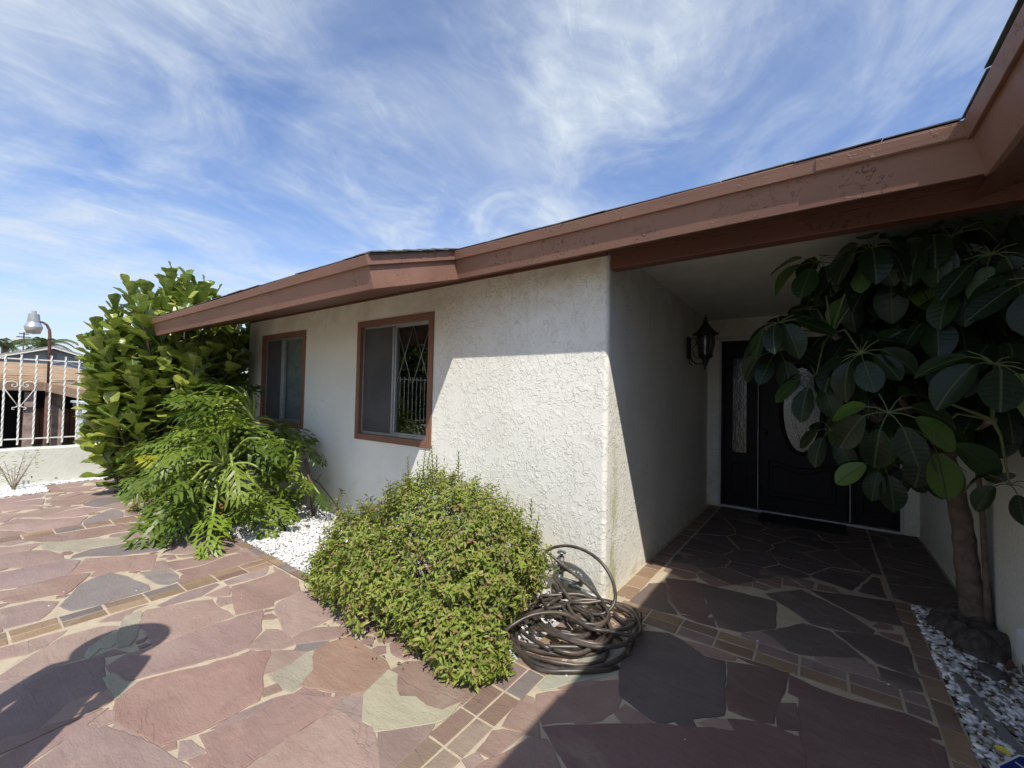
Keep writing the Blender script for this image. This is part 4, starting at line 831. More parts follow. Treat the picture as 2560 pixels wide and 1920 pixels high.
# ================================================================== FIDDLE-LEAF FIG
figp = lambda t: float(np.interp(t, [0, .08, .2, .35, .5, .65, .8, .9, .96, 1], [.03, .13, .19, .20, .25, .33, .36, .31, .21, .05]))
figT = [leaf_grid(figp, 9, 4, cup=.16, droop=-.10 + .11 * k, wavy=.022, ph=k * 1.7) for k in range(4)]
figM = [np_mesh('fig_leaf_blade', V, F, True, np.zeros(len(F)), L) for V, F, L in figT]
for me in figM: me.materials.append(M_FIG)
fig = empty('fig_tree', (-7.45, 2.0, 0), 'tall fiddle-leaf fig with big cupped leaves at the far end of the house', 'tree')
shoots = []
# silhouette of shoot tips as (y, z) seen from the entry, at the tree's own x
SIL = [(1.06, 1.98), (1.16, 2.16), (1.33, 2.50), (1.45, 2.74), (1.62, 2.76), (1.70, 2.62), (1.86, 2.98), (1.95, 3.10), (2.06, 3.0), (2.2, 2.92), (2.34, 2.96), (2.5, 2.88), (2.8, 2.8)]
for y, z in SIL: shoots.append((random.uniform(-7.6, -7.3) , y, z, .95))
r_ = random.Random(11)
for k in range(95):
    y = r_.uniform(1.1, 2.7); top = np.interp(y, [p[0] for p in SIL], [p[1] for p in SIL]); zt = .55 + (top - .62) * r_.random() ** .8
    x = -7.35 + r_.uniform(-.25, .62) * (1 if y > 1.35 else .35)
    if x > -6.72 and y > 1.45 and zt > 1.95: x = -6.9 - r_.random() * .3
    shoots.append((x, y, zt, r_.uniform(.55, .85)))
for k in range(44):   # leaves tucked under the eave, against the wall end
    shoots.append((r_.uniform(-6.95, -6.22), r_.uniform(1.85, 2.5), r_.uniform(1.15, 2.05), r_.uniform(.4, .7)))
for k in range(34):
    shoots.append((r_.uniform(-7.75, -6.9), r_.uniform(1.10, 1.6), r_.uniform(.40, 1.9), r_.uniform(.4, .7)))
for k in range(26):
    shoots.append((r_.uniform(-7.4, -6.82), r_.uniform(2.4, 3.3), r_.uniform(.9, 2.65), r_.uniform(.5, .7)))
def under_roof(p): return p.y > 1.50 and p.x > -6.80 and p.z > 2.0 + (p.y - 1.6) * .317 - .10
allL = []; stems = MB()
for sx_, sy_, sz_, L in shoots:
    base = Vector((-7.45 + (sx_ + 7.45) * .75, 2.0 + (sy_ - 2.0) * .72, sz_ - L)); tip = Vector((sx_, sy_, sz_)); ax = (tip - base).normalized()
    stems.tube([base, base.lerp(tip, .5), tip], [.014, .010, .005], 5, False)
    ref = ax.orthogonal().normalized(); nl = int(L / .050); a0 = r_.uniform(0, 6.28)
    for k in range(nl):
        t = k / nl; a = a0 + k * 2.39996; rad = Matrix.Rotation(a, 3, ax) @ ref
        el = R(18 + 52 * t + r_.uniform(-9, 9)); d = rad * math.cos(el) + ax * math.sin(el); nrm = ax * math.cos(el) - rad * math.sin(el)
        nrm = nrm + Vector([r_.uniform(-.25, .25) for _ in range(3)])
        s = r_.uniform(.22, .32) * (1 - .35 * t ** 3); p = base.lerp(tip, t * .97)
        tipp = p + d * s
        if tipp.z < .03 or under_roof(tipp) or under_roof(p) or (tipp.y > 2.60 and tipp.x > -6.72) or (tipp.x < -8.45 and tipp.z < .55): continue
        allL.append((p, d, nrm, s))
vis = sorted(allL, key=lambda q: -( (q[0] + q[1] * q[3]).x * .75 - (q[0] + q[1] * q[3]).y * .95 + .15 * q[0].z + r_.uniform(0, .15)))
for i, (p, d, nrm, s) in enumerate(vis[:298]): put_leaf('leaf', figM[i % 4], place_mat(p, d, nrm, s), fig)
tag(joined('leaf_mass', [(r_.randrange(4), place_mat(p, d, nrm, s), r_.random()) for p, d, nrm, s in vis[298:]], figT, M_FIG, fig), kind='stuff')
for k in range(7):
    a = k * .9; stems.tube([(-7.45 + .08 * math.cos(a), 2.0 + .08 * math.sin(a), -.02), (-7.45 + .25 * math.cos(a), 1.95 + .3 * math.sin(a), .7), (-7.42 + .35 * math.cos(a), 1.95 + .5 * math.sin(a), 1.9)], [.04, .03, .012], 7)
stems.build('trunk', M_BARK, fig)

# ================================================================== SPLIT-LEAF PHILODENDRONS
def phil_leaf(seed):
    q = random.Random(seed); V, F, L = [], [], []
    def strip(pts, ws, nrm):      # ribbon
        b = len(V)
        for (p, side), w in zip(pts, ws): V.append(p - side * w); V.append(p + side * w); L.extend([(0, 0, 0)] * 2)
        for i in range(len(pts) - 1): F.append((b + 2 * i, b + 2 * i + 2, b + 2 * i + 3, b + 2 * i + 1))
    dr_ = q.uniform(.16, .42)
    def c(t): return Vector((t * .95, q0 * math.sin(t * 3) * .05, -dr_ * t * t))
    q0 = q.uniform(-1, 1)
    strip([(c(i / 6), Vector((0, 1, 0))) for i in range(7)], [.030, .045, .045, .04, .032, .022, .004], None)
    nl = 8
    for s in (1, -1):
        for i in range(nl):
            t = .05 + .88 * i / (nl - 1) + q.uniform(-.02, .02); ll = (.34 * math.sin(math.pi * min(1, t * .72 + .20)) + .07) * q.uniform(.85, 1.12)
            an = R(74 - 52 * t + q.uniform(-13, 13)); d = Vector((math.cos(an), s * math.sin(an), q.uniform(-.12, .18))); pd = Vector((-d.y, d.x, 0)) * s
            b0 = c(t) + Vector((0, s * .012, 0)); P_ = []; W = []; lobe_dr = q.uniform(.2, .9)
            for k, (tt, w) in enumerate([(0, .034), (.28, .026), (.58, .046), (.82, .026), (1, .001)]):
                p = b0 + d * (ll * tt) + Vector((.05 * tt * tt, 0, -lobe_dr * ll * tt * tt + .02 * math.sin(k * 2.2 + i))); sd_ = (pd + Vector((0, 0, q.uniform(-.8, .8)))).normalized(); P_.append((p, sd_)); W.append(w * q.uniform(.85, 1.2))
            strip(P_, W, None)
            for sg in (1, -1):    # secondary teeth
                if ll > .2:
                    p = b0 + d * (ll * .58); dd = (d + pd * sg * .9).normalized(); P2 = [(p, pd), (p + dd * ll * .20 + Vector((0, 0, -.03 * ll)), pd * .8), (p + dd * ll * .36 + Vector((0, 0, -.10 * ll)), pd)]
                    strip([(a_, Vector((-dd.y, dd.x, 0))) for a_, _ in P2], [.020, .020, .001], None)
    return np.array([v[:] for v in V]), np.array(F), np.array(L, float)
philT = [phil_leaf(s) for s in range(6)]; philM = []
for V, F, L in philT:
    me = np_mesh('split_leaf_blade', V, F, False, np.zeros(len(F)), L); me.materials.append(M_PHIL); philM.append(me)
ph2 = None
def crown(root, c, n, plen, size, azr=(0, 360), el0=(78, -12), stem_to=None, q=random.Random(5), droopk=1.0, avoid=True, nolow=.0):
    c = Vector(c)
    for k in range(n):
        f = (k + .5) / n; az = R(azr[0] + ((k * 137.5) % 360) / 360 * (azr[1] - azr[0])); el = R(el0[0] + (el0[1] - el0[0]) * f + q.uniform(-8, 8))
        L = q.uniform(*plen) * (.55 + .6 * math.sin(math.pi * min(1, .25 + f * .7))); h = Vector((math.cos(az), math.sin(az), 0)); d0 = h * math.cos(el) + Vector((0, 0, 1)) * math.sin(el)
        p1 = c + d0 * L * .55 + Vector((0, 0, .05 * L)); p2 = c + d0 * L + Vector((q.uniform(-.04, .04), q.uniform(-.04, .04), -.20 * L)); s = q.uniform(*size) * (1 - .25 * (f < .15))
        tilt = R(-el0[0] * 0 + (30 - 78 * f) * droopk + q.uniform(-10, 10)); d = h * math.cos(tilt) + Vector((0, 0, 1)) * math.sin(tilt)
        tip = p2 + d * s * .8
        if avoid and (tip.y > 2.62 or p2.y > 2.60): 
            if q.random() < .6: continue
            h = Vector((h.x, -abs(h.y) * .2, 0)); p2.y = min(p2.y, 2.5); d = (Vector((h.x * .6, -.15, math.sin(tilt)))).normalized()
            tip = p2 + d * s * .8
        if tip.z < .06: d.z += (.08 - tip.z) / s; p2.z = max(p2.z, .14); d.normalize()
        nrm = Vector((0, 0, 1)) * (abs(math.cos(tilt)) + .25) + h * (math.sin(-tilt)) + Vector([q.uniform(-.6, .6) for _ in range(3)])
        ok = True
        for e_ in (tip, p2 + d * s * 1.0, p2.lerp(tip, .5)):
            hd = math.degrees(math.atan2(e_.x, e_.y)); ev = math.degrees(math.atan2(e_.z - 1.364, math.hypot(e_.x, e_.y)))
            if hd < (-79.0 if e_.z < .9 else -77.6) or (hd > -67.0 and ev > -3.8) : ok = False       # keeps clear of the far window and the yard bed
            if root is not ph2 and ((hd + 71.0) / 3.6) ** 2 + ((ev + 7.4) / 2.6) ** 2 < 1 and math.hypot(e_.x, e_.y) < 5.6: ok = False      # the open star of stalks stays in view
        if not ok: continue
        mb = MB(); mb.tube(smooth([c, p1, p2, p2 + d * .05], 3), [.014, .0135, .013, .0125, .012, .011, .010, .009, .008, .006], 6, False); mb.build('petiole', M_PETIOLE, root)
        put_leaf('leaf', philM[q.randrange(6)], place_mat(p2, d, nrm, s), root)
def stem(root, pts, r0=.04):
    mb = MB(); mb.tube(pts, [r0 * (1 + .12 * (i % 2)) for i in range(len(pts))], 8); mb.build('stem', M_BARK, root)
ph = empty('philodendron', (-5.2, 1.95, 0), 'large split-leaf philodendron with a mound of drooping deeply cut leaves', 'plant')
Q = random.Random(21)
crown(ph, (-5.40, 1.85, .78), 36, (.38, .56), (.46, .60), q=Q)
crown(ph, (-5.55, 1.80, .48), 24, (.32, .48), (.42, .52), q=Q, azr=(110, 340), el0=(50, -25))
crown(ph, (-5.15, 1.75, .42), 24, (.35, .55), (.42, .54), azr=(150, 330), el0=(55, -25), q=Q)
crown(ph, (-5.35, 1.55, .22), 16, (.25, .42), (.36, .46), azr=(180, 340), el0=(40, -10), q=Q)
crown(ph, (-5.15, 2.1, 1.02), 22, (.35, .50), (.42, .52), azr=(60, 300), el0=(70, 0), q=Q)
stem(ph, [(-5.3, 2.0, -.02), (-5.4, 1.9, .3), (-5.45, 1.8, .60)]); stem(ph, [(-5.5, 2.0, -.02), (-5.55, 1.9, .25), (-5.55, 1.80, .48)]); stem(ph, [(-5.15, 2.0, -.02), (-5.15, 1.85, .2), (-5.15, 1.75, .42)])
ph2 = empty('philodendron', (-4.76, 1.80, 0), 'philodendron with an open star of pale green leaf stalks left of the white pebbles', 'plant')
crown(ph2, (-4.76, 1.70, .60), 19, (.42, .62), (.34, .44), azr=(0, 360), el0=(88, -5), q=Q)
crown(ph2, (-4.76, 1.72, .60), 9, (.40, .55), (.40, .50), azr=(175, 345), el0=(10, -32), q=Q)
stem(ph2, [(-4.76, 1.82, -.02), (-4.78, 1.78, .3), (-4.76, 1.72, .58)], .045)
ph3 = empty('philodendron', (-4.35, 1.90, 0), 'low young philodendron with yellowing leaves spilling over white pebbles', 'plant')
crown(ph3, (-4.48, 1.86, .18), 18, (.13, .24), (.26, .36), azr=(0, 360), el0=(75, 0), q=Q, droopk=.9)
ph4 = empty('philodendron', (-4.45, 2.42, 0), 'slim philodendron shoot climbing against the wall below the far window', 'plant')
crown(ph4, (-4.60, 2.36, .66), 10, (.18, .28), (.24, .32), azr=(180, 380), el0=(70, -10), q=Q)
crown(ph4, (-4.55, 2.40, .34), 9, (.16, .26), (.24, .32), azr=(180, 380), el0=(50, -20), q=Q)
stem(ph4, [(-4.44, 2.45, -.02), (-4.45, 2.42, .35), (-4.52, 2.38, .62)], .02)
# dry fallen leaves caught under them
for i, (x, y, z, s) in enumerate([(-4.86, 1.72, .10, .16), (-4.80, 1.66, .05, .13), (-4.62, 1.70, .03, .10), (-4.1, 2.2, .02, .07), (-3.45, 1.95, .015, .06), (-3.38, 1.99, .015, .045), (-4.72, 2.1, .05, .12)]):
    V, F, L = figT[i % 4]; mt = place_mat((x, y, z), (Q.uniform(-1, 1), Q.uniform(-1, 1), .2), (Q.uniform(-.5, .5), Q.uniform(-.5, .5), 1), s)
    me = np_mesh('dead_leaf', (V * (1, 1, 2.2)) @ np.array(mt)[:3, :3].T + np.array(mt)[:3, 3], F, True)
    tag(link('dead_leaf', me, None, M_DEAD), ['large curled brown dead leaf under the philodendron, left one of the pair', 'large curled brown dead leaf under the philodendron, nearest the paving', 'brown dead leaf below the yellowing low philodendron', 'small dead leaf on pebbles near the wall twigs', 'tan dead leaf on white pebbles near the shrub', 'tiny reddish dead leaf touching the tan one near the shrub', 'brown dead leaf in the shade behind the low philodendron'][i], 'dead leaf', 'dead leaves on the pebble bed')

# ================================================================== ROUNDED SHRUB
bush = empty('shrub', (-2.0, 2.0, 0), 'dense rounded light-green shrub spilling over the paving beside the hose', 'shrub')
slp = lambda t: max(.01, .21 * math.sin(math.pi * min(1, t * .93 + .05)) ** .9)
bT = [leaf_grid(slp, 3, 2, droop=.25 * k, fold=.7) for k in range(3)]; bT2 = [leaf_grid(slp, 2, 2, droop=.25 * k, fold=.7) for k in range(3)]
bq = np.random.default_rng(3); items = []; twigs = MB()
LOBES = [((-2.02, 2.02, .40), (.66, .46, .46), 1.0), ((-2.50, 1.80, .28), (.42, .36, .33), .5), ((-1.68, 1.92, .36), (.42, .42, .38), .6), ((-2.15, 1.66, .24), (.46, .32, .26), .5), ((-1.62, 1.62, .15), (.32, .20, .17), .3), ((-2.25, 2.15, .46), (.40, .36, .36), .4), ((-1.55, 2.10, .33), (.26, .30, .30), .3), ((-2.60, 1.62, .16), (.28, .2, .18), .25), ((-1.42, 1.60, .11), (.26, .19, .15), .22)]
tot = sum(l[2] for l in LOBES)
def inside_other(p, skip):
    for i, (c, r3, w) in enumerate(LOBES):
        if i == skip: continue
        if sum(((p[k] - c[k]) / r3[k]) ** 2 for k in range(3)) < .72: return True
    return False
for li, (c, r3, w) in enumerate(LOBES):
    for k in range(int(8200 * w / tot)):
        v = bq.normal(size=3); v /= np.linalg.norm(v)
        if v[2] < -.55: continue
        u_ = bq.random(); rr = bq.uniform(.35, .75) if u_ < .22 else bq.uniform(.78, 1.02) if u_ < .93 else bq.uniform(.98, 1.13)
        p = np.array(c) + v * np.array(r3) * rr
        if p[2] < .03 or p[1] > 2.62 or inside_other(p, li): continue
        ax = Vector(v * (1, 1, .8)) + Vector((0, 0, .55)) + Vector(bq.normal(size=3) * .28); ax.normalize(); L = bq.uniform(.07, .15); tip = Vector(p); b0 = tip - ax * L
        if k % 2 == 0: (k % 6 == 0) and twigs.tube([b0 - ax * .08, b0, tip], [.0022, .0018, .001], 3, False)
        ref = ax.orthogonal().normalized(); nn_ = int(bq.integers(7, 12)); ti = bq.random()
        for q in range(nn_):
            t = q / nn_; a = (q // 2) * 1.57 + (q % 2) * 3.14 + bq.uniform(-.3, .3); rad = Matrix.Rotation(a, 3, ax) @ ref; el = R(5 + 50 * t ** 2 + bq.uniform(-15, 15))
            d = rad * math.cos(el) + ax * math.sin(el); nrm = ax * math.cos(el) - rad * math.sin(el) + Vector(bq.normal(size=3) * .25)
            items.append((int(bq.integers(3)), place_mat(b0.lerp(tip, t), d, nrm, bq.uniform(.036, .058) * (1 - .45 * t) * (1.15 - .35 * min(1, p[2]))), float(min(.999, max(0, .10 + .35 * t * ti + bq.random() ** 2.2 * .85)))))
# a few tall shoots at the top, sprays low at the front
for x, y, z0, z1 in [(-2.25, 2.1, .78, 1.00), (-2.14, 2.05, .80, .93), (-1.98, 2.1, .8, .97), (-2.32, 2.15, .78, .92), (-2.62, 2.2, .55, .86), (-2.42, 2.2, .7, .93), (-1.45, 2.2, .58, .72), (-1.36, 2.15, .5, .64), (-1.25, 2.1, .36, .50)]:
    tip = Vector((x, y, z1)); b0 = Vector((x + bq.uniform(-.03, .03), y, z0)); ax = (tip - b0).normalized(); ref = ax.orthogonal().normalized(); twigs.tube([b0, tip], [.0025, .001], 3, False)
    nn_ = int((z1 - z0) / .008)
    for q in range(nn_):
        t = q / nn_; rad = Matrix.Rotation((q // 2) * 1.57 + (q % 2) * 3.14, 3, ax) @ ref; el = R(20 + 30 * t); d = rad * math.cos(el) + ax * math.sin(el)
        items.append((0, place_mat(b0.lerp(tip, t), d, ax * math.cos(el) - rad * math.sin(el), .042 * (1 - .5 * t)), float(bq.uniform(.1, .65))))
tag(joined('foliage', items, bT2, M_BUSH, bush, False), kind='stuff')
for k in range(46):
    a = k * 2.4; r0 = .05 + .10 * bq.random(); ex, ey = .75 * math.cos(a) * bq.uniform(.3, .9), .5 * math.sin(a) * bq.uniform(.3, .9)
    twigs.tube([(-2.0 + r0 * math.cos(a), 2.0 + r0 * math.sin(a), -.01), (-2.0 + ex * .5, 1.95 + ey * .5, .2), (-2.05 + ex, 1.92 + ey, .30 + .3 * bq.random())], [.008, .005, .003], 4, False)
twigs.build('twigs', M_TWIG, bush)

# ================================================================== UMBRELLA TREE IN THE PORCH BED
M_STALK = simple('umbrella_tree_stalk', (.10, .12, .035), .5, .2, 12)
sch = empty('umbrella_tree', (.745, 3.70, 0), 'umbrella tree with large drooping oval leaflets filling the right of the porch', 'tree')
ovp = lambda t: max(.012, .335 * math.sin(math.pi * min(1, t * .95 + .04)) ** .60 * (.82 + .32 * t))
sT = [leaf_grid(ovp, 8, 4, cup=.03 + .05 * k, droop=.10 + .10 * k, wavy=.008, ph=k) for k in range(4)]
sM = []
for V, F, L in sT:
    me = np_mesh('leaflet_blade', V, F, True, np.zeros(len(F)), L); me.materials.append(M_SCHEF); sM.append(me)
mb = MB()
TR = [(.75, 3.70, -.02), (.735, 3.70, .18), (.715, 3.71, .40), (.70, 3.72, .62), (.66, 3.70, .86), (.62, 3.66, 1.05)]
mb.tube(smooth(TR), [.064 - .022 * i / 30 + .003 * math.sin(i * 1.7) + .02 * max(0, 1 - i / 5) for i in range(31)], 12)
mb.tube([(.79, 3.62, -.02), (.785, 3.66, .3), (.775, 3.68, .7), (.74, 3.66, 1.2), (.70, 3.6, 1.7)], [.022, .015, .013, .012, .010], 8)
br_ends = [(.30, 3.15, 1.55), (.45, 3.3, 1.9), (.15, 3.2, 1.25), (.62, 3.0, 1.8), (.25, 3.5, 2.0), (.60, 2.7, 1.3), (.5, 3.4, 1.2), (.05, 3.0, 1.75)]
for e in br_ends:
    s = Vector((.62, 3.66, 1.02)); e = Vector(e); mid = s.lerp(e, .5) + Vector((0, 0, .06 + .05 * (e.z > 1.5))); mb.tube([s, mid, e], [.036, .026, .016], 8)
mb.build('trunk', M_BARK, sch)
mb = MB()
for k in range(26):
    a = Q.uniform(0, 6.28); rr = Q.uniform(.06, .20); mb.lathe([(0, .10), (.05, .085), (.09, .03), (.10, -.03)], (.70 + rr * math.cos(a) * .5, 3.55 + rr * math.sin(a) * 1.3, Q.uniform(-.03, .04)), 7, Q.uniform(.5, 1.1), Q.uniform(.6, 1.3))
mb.build('root_mound', simple('dark_root_soil', (.075, .06, .052), .95, .4, 25, .012, 40), sch)
HUBS = [((-.19, 2.80, 1.80), .20, 9, (150, 330), 0), ((.16, 2.66, 1.60), .20, 10, (0, 360), 1), ((.24, 2.45, 1.32), .215, 8, (180, 370), 1), ((-.01, 3.00, 2.17), .20, 8, (120, 360), 0), ((.31, 2.95, 2.06), .21, 9, (0, 360), 0),
        ((.17, 3.05, 1.99), .19, 9, (0, 360), 0), ((.54, 2.40, 1.52), .22, 9, (0, 360), 0), ((-.20, 2.96, 1.66), .19, 8, (120, 350), 0), ((-.02, 2.86, 1.50), .19, 8, (120, 340), 0), ((.26, 2.92, 1.05), .17, 8, (0, 360), 0),
        ((.44, 2.95, 1.75), .20, 9, (0, 360), 0), ((.60, 2.70, 2.02), .21, 9, (0, 360), 0), ((.70, 2.85, 1.62), .2, 9, (0, 360), 0), ((.45, 3.3, 2.15), .2, 9, (0, 360), 0),
        ((.05, 3.35, 2.15), .2, 9, (0, 360), 0), ((.42, 2.85, 1.20), .2, 8, (0, 360), 0), ((.66, 2.75, 1.02), .17, 6, (0, 360), 0), ((.42, 3.1, 1.05), .17, 7, (0, 360), 0), ((.22, 3.15, 1.30), .2, 9, (0, 360), 0), ((.10, 3.2, 1.78), .2, 9, (0, 360), 0), ((.62, 3.2, 1.35), .2, 9, (0, 360), 0), ((-.08, 3.25, 1.95), .19, 8, (90, 360), 0),
        ((.64, 3.05, 1.9), .2, 9, (0, 360), 0), ((.24, 3.45, 1.60), .2, 9, (0, 360), 0), ((.65, 3.5, 1.75), .2, 9, (0, 360), 0), ((.40, 3.6, 1.95), .2, 9, (0, 360), 0), 
        ((.20, 2.78, 2.14), .2, 9, (0, 360), 0), ((.5, 2.82, 2.16), .2, 9, (0, 360), 0), ((.68, 2.5, 1.85), .2, 8, (90, 330), 0), ((.05, 3.0, 1.20), .17, 7, (90, 330), 0)]
backing = []
for hi_, (hc, ls, nlf, az, lit) in enumerate(HUBS):
    hc = Vector(hc); ls *= .84 if hc.y < 2.78 else .95; near = min(br_ends, key=lambda e: (Vector(e) - hc).length); near = Vector(near)
    root = MB(); root.tube([near, near.lerp(hc, .5) + Vector((0, 0, .07)), hc], [.008, .0055, .004], 6, False)
    rows = []
    ax = Vector((Q.uniform(-.35, .15), Q.uniform(-.85, -.25), Q.uniform(.45, .8))).normalized(); ref = Vector((1, 0, 0)); ref = (ref - ax * ref.dot(ax)).normalized(); ref2 = ax.cross(ref)
    for k in range(nlf):
        a = (k + .5) / nlf * 6.283 + Q.uniform(-.14, .14); rad = ref * math.cos(a) + ref2 * math.sin(a)
        down = max(0, -rad.z)
        pb = hc + (rad + ax * Q.uniform(-.1, .25)).normalized() * ls * Q.uniform(.42, .55); root.tube([hc, hc.lerp(pb, .5) + Vector((0, 0, .008)), pb], [.0028, .0022, .002], 5, False)
        dr = R(Q.uniform(12, 48)); d = (rad * math.cos(dr) - ax * math.sin(dr) * .6 + Vector((0, 0, -Q.uniform(.15, .55)))).normalized(); nrm = ax + rad * .4 + Vector([Q.uniform(-.2, .2) for _ in range(3)])
        if pb.x + d.x * ls > .80 or pb.z > 2.33: continue
        rows.append((place_mat(pb, d, nrm, ls * Q.uniform(.85, 1.1)), k))
    ro = root.build('leaf', M_STALK, sch)
    for mt, k in rows: put_leaf('leaflet', sM[(k + hi_) % 4], mt, ro)

for k in range(150):
    hc = Vector((Q.uniform(.12, .78), Q.uniform(2.78, 3.9), Q.uniform(.95, 2.32)))
    if hc.z < 1.30 + (.25 if hc.x < .45 else 0): continue
    for j in range(8):
        a = R(j * 45 + Q.uniform(-10, 10)); h = Vector((math.cos(a), math.sin(a), 0)); tilt = R(Q.uniform(-75, -30)); d = h * math.cos(tilt) + Vector((0, 0, 1)) * math.sin(tilt); pb = hc + h * .08
        if pb.x + d.x * .2 > .81 or pb.z > 2.36: continue
        backing.append((j % 4, place_mat(pb, d, Vector((0, 0, 1)) * math.cos(tilt) - h * math.sin(tilt), Q.uniform(.17, .21)), Q.random() * .6))
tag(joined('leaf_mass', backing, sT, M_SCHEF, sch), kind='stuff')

# ================================================================== SMALL PLANTS AND BITS
def sprig(name, base, h, n, ls, label, cat, seed, bend=.04, mat=None):
    q = random.Random(seed); mb = MB(); b = Vector(base); pts = [b + Vector((bend * math.sin(i * .9 + seed), bend * .5 * math.cos(i), h * i / 5)) for i in range(6)]
    mb.tube(pts, [.004, .0035, .003, .0025, .002, .001], 5, False); o = mb.build(name, M_TWIG); tag(o, label, cat)
    it = []
    for k in range(n):
        t = .25 + .75 * k / n; p = pts[min(4, int(t * 5))].lerp(pts[min(5, int(t * 5) + 1)], (t * 5) % 1); a = k * 2.4
        it.append((k % 3, place_mat(p, (math.cos(a), math.sin(a), .4), (0, 0, 1), ls * q.uniform(.6, 1.1)), q.random() * .5))
    joined('foliage', it, bT, mat or M_BUSH, o, False); return o
sprig('weed', (-4.02, 2.50, -.02), .36, 34, .055, 'thin upright weed growing at the wall foot between the windows', 'weed', 3)
mb = MB(); mb.tube([(-4.62, 2.45, .42), (-4.45, 2.52, .33), (-4.25, 2.57, .16), (-4.08, 2.57, .05), (-3.9, 2.58, .0)], [.004, .007, .006, .006, .004], 6); mb.tube([(-4.3, 2.56, .2), (-4.34, 2.54, .12), (-4.28, 2.53, .08)], [.004, .003, .002], 5)
mb.tube([(-4.5, 2.5, .36), (-4.46, 2.54, .45)], [.004, .002], 5)
tag(mb.build('dry_branch', M_TWIG), 'bare dry twig trailing along the wall above the white pebbles', 'branch')
mb = MB()
for k in range(60):
    x, y = Q.uniform(-4.6, -3.75), Q.uniform(2.35, 2.6); a = Q.uniform(0, 3.14); l = Q.uniform(.05, .16); mb.tube([(x, y, .008), (x + l * math.cos(a) * .5, y + l * .3 * math.sin(a), .016), (x + l * math.cos(a), y + l * .5 * math.sin(a), .006)], .0016, 3, False)
tag(mb.build('dry_twigs', simple('bleached_twig', (.33, .28, .22), .9), None), 'fine dry twigs littering the pebbles', kind='stuff')
db = MB(); q = random.Random(4)
for k in range(14):
    a = k * 2.4; l = q.uniform(.25, .62); x, y = -8.28, .60
    p = [(x, y, 0), (x + .09 * math.cos(a) * l, y + .2 * math.sin(a) * l, l * .5), (x + .22 * math.cos(a) * l, y + .42 * math.sin(a) * l, l)]
    db.tube(p, [.005, .003, .001], 4, False)
    for j in range(3): t = Vector(p[1]).lerp(Vector(p[2]), j / 3); db.tube([t, t + Vector((.04 * math.cos(a + j), .09 * math.sin(a + 2 * j), .07))], [.002, .001], 3, False)
dbo = db.build('dry_bush', simple('dry_stem', (.26, .19, .13), .9)); tag(dbo, 'sparse half-dead bush in white pebbles against the low yard wall', 'bush')
joined('foliage', [(k % 3, place_mat((-8.28 + q.uniform(-.1, .1), .60 + q.uniform(-.22, .22), q.uniform(.04, .5)), (q.uniform(-1, 1), q.uniform(-1, 1), .3), (0, 0, 1), q.uniform(.03, .05)), q.uniform(.7, .99)) for k in range(60)], bT, M_BUSH, dbo, False)
rk = random.Random(9)
def rock(c, s, label, col):
    V, F = lump(2, 5); me = np_mesh('rock', V * np.array(s) + c, F, True); o = link('rock', me, None, simple('rock_' + label[:5], col, .9, .3, 30, .006, 60)); tag(o, label, 'rock')
rock((.70, 3.18, .02), (.055, .075, .022), 'flat dark stone among the coarse chips right of the edging strip', (.09, .085, .075))
mb = MB()
A, B = Vector((.54, 3.06, 0)), Vector((.665, 2.28, 0)); w = Vector((.022, .004, 0)); mb.hexa([A - w, A + w, B + w, B - w], [v + Vector((0, 0, .022)) for v in (A - w, A + w, B + w, B - w)])
tag(mb.build('edging_strip', M_CONC, None, .003), 'narrow grey concrete edging strip sunk among the coarse white chips', 'edging strip')
mb = MB(); mb.hexa([(.515, 3.33, .024), (.565, 3.335, .034), (.57, 3.385, .034), (.52, 3.38, .024)], [(.515, 3.33, .026), (.565, 3.335, .036), (.57, 3.385, .036), (.52, 3.38, .026)])
tag(mb.build('paper_scrap', simple('white_paper', (.62, .62, .60), .8), None), 'small white paper scrap lying on chips near the trunk', 'paper')
for k, (x, y) in enumerate([(.66, 3.36), (.72, 3.33), (.76, 3.22), (.64, 3.42), (.735, 3.42)]):
    V, F, L = figT[k % 4]; mt = place_mat((x, y, .03), (Q.uniform(-1, 1), Q.uniform(-1, 1), .2), (Q.uniform(-.4, .4), Q.uniform(-.4, .4), 1), .06)
    tag(link('dead_leaf', np_mesh('dead_leaf', (V * (1, 1, 2)) @ np.array(mt)[:3, :3].T + np.array(mt)[:3, 3], F, True), None, simple('dark_dead_leaf', (.10, .05, .035), .8)), ['dark dead leaf left of the flat dark stone', 'dark dead leaf at the wall foot, middle one', 'dark dead leaf nearest the frame edge, beside the flat dark stone', 'dark dead leaf on chips below the root mound', 'dark dead leaf tucked against the root mound by the wall'][k], 'dead leaf', 'dead leaves in the side bed')
# white plastic cover low on the side wall
def rounded(x0, x1, y0, y1, z0, z1): m_ = MB(); m_.box(x0, x1, y0, y1, z0, z1); return m_
cv = rounded(.745, .818, 2.60, 3.07, .165, .325).build('utility_cover', simple('white_plastic', (.72, .73, .74), .35, .04), None, .03); tag(cv, 'white rounded plastic cover low on the right-hand wall', 'cover')
cv.modifiers['bevel'].segments = 4
mb = MB(); mb.box(.760, .8185, 2.64, 3.03, .125, .1648); mb.build('base', simple('grey_plastic', (.12, .12, .12), .5), cv)
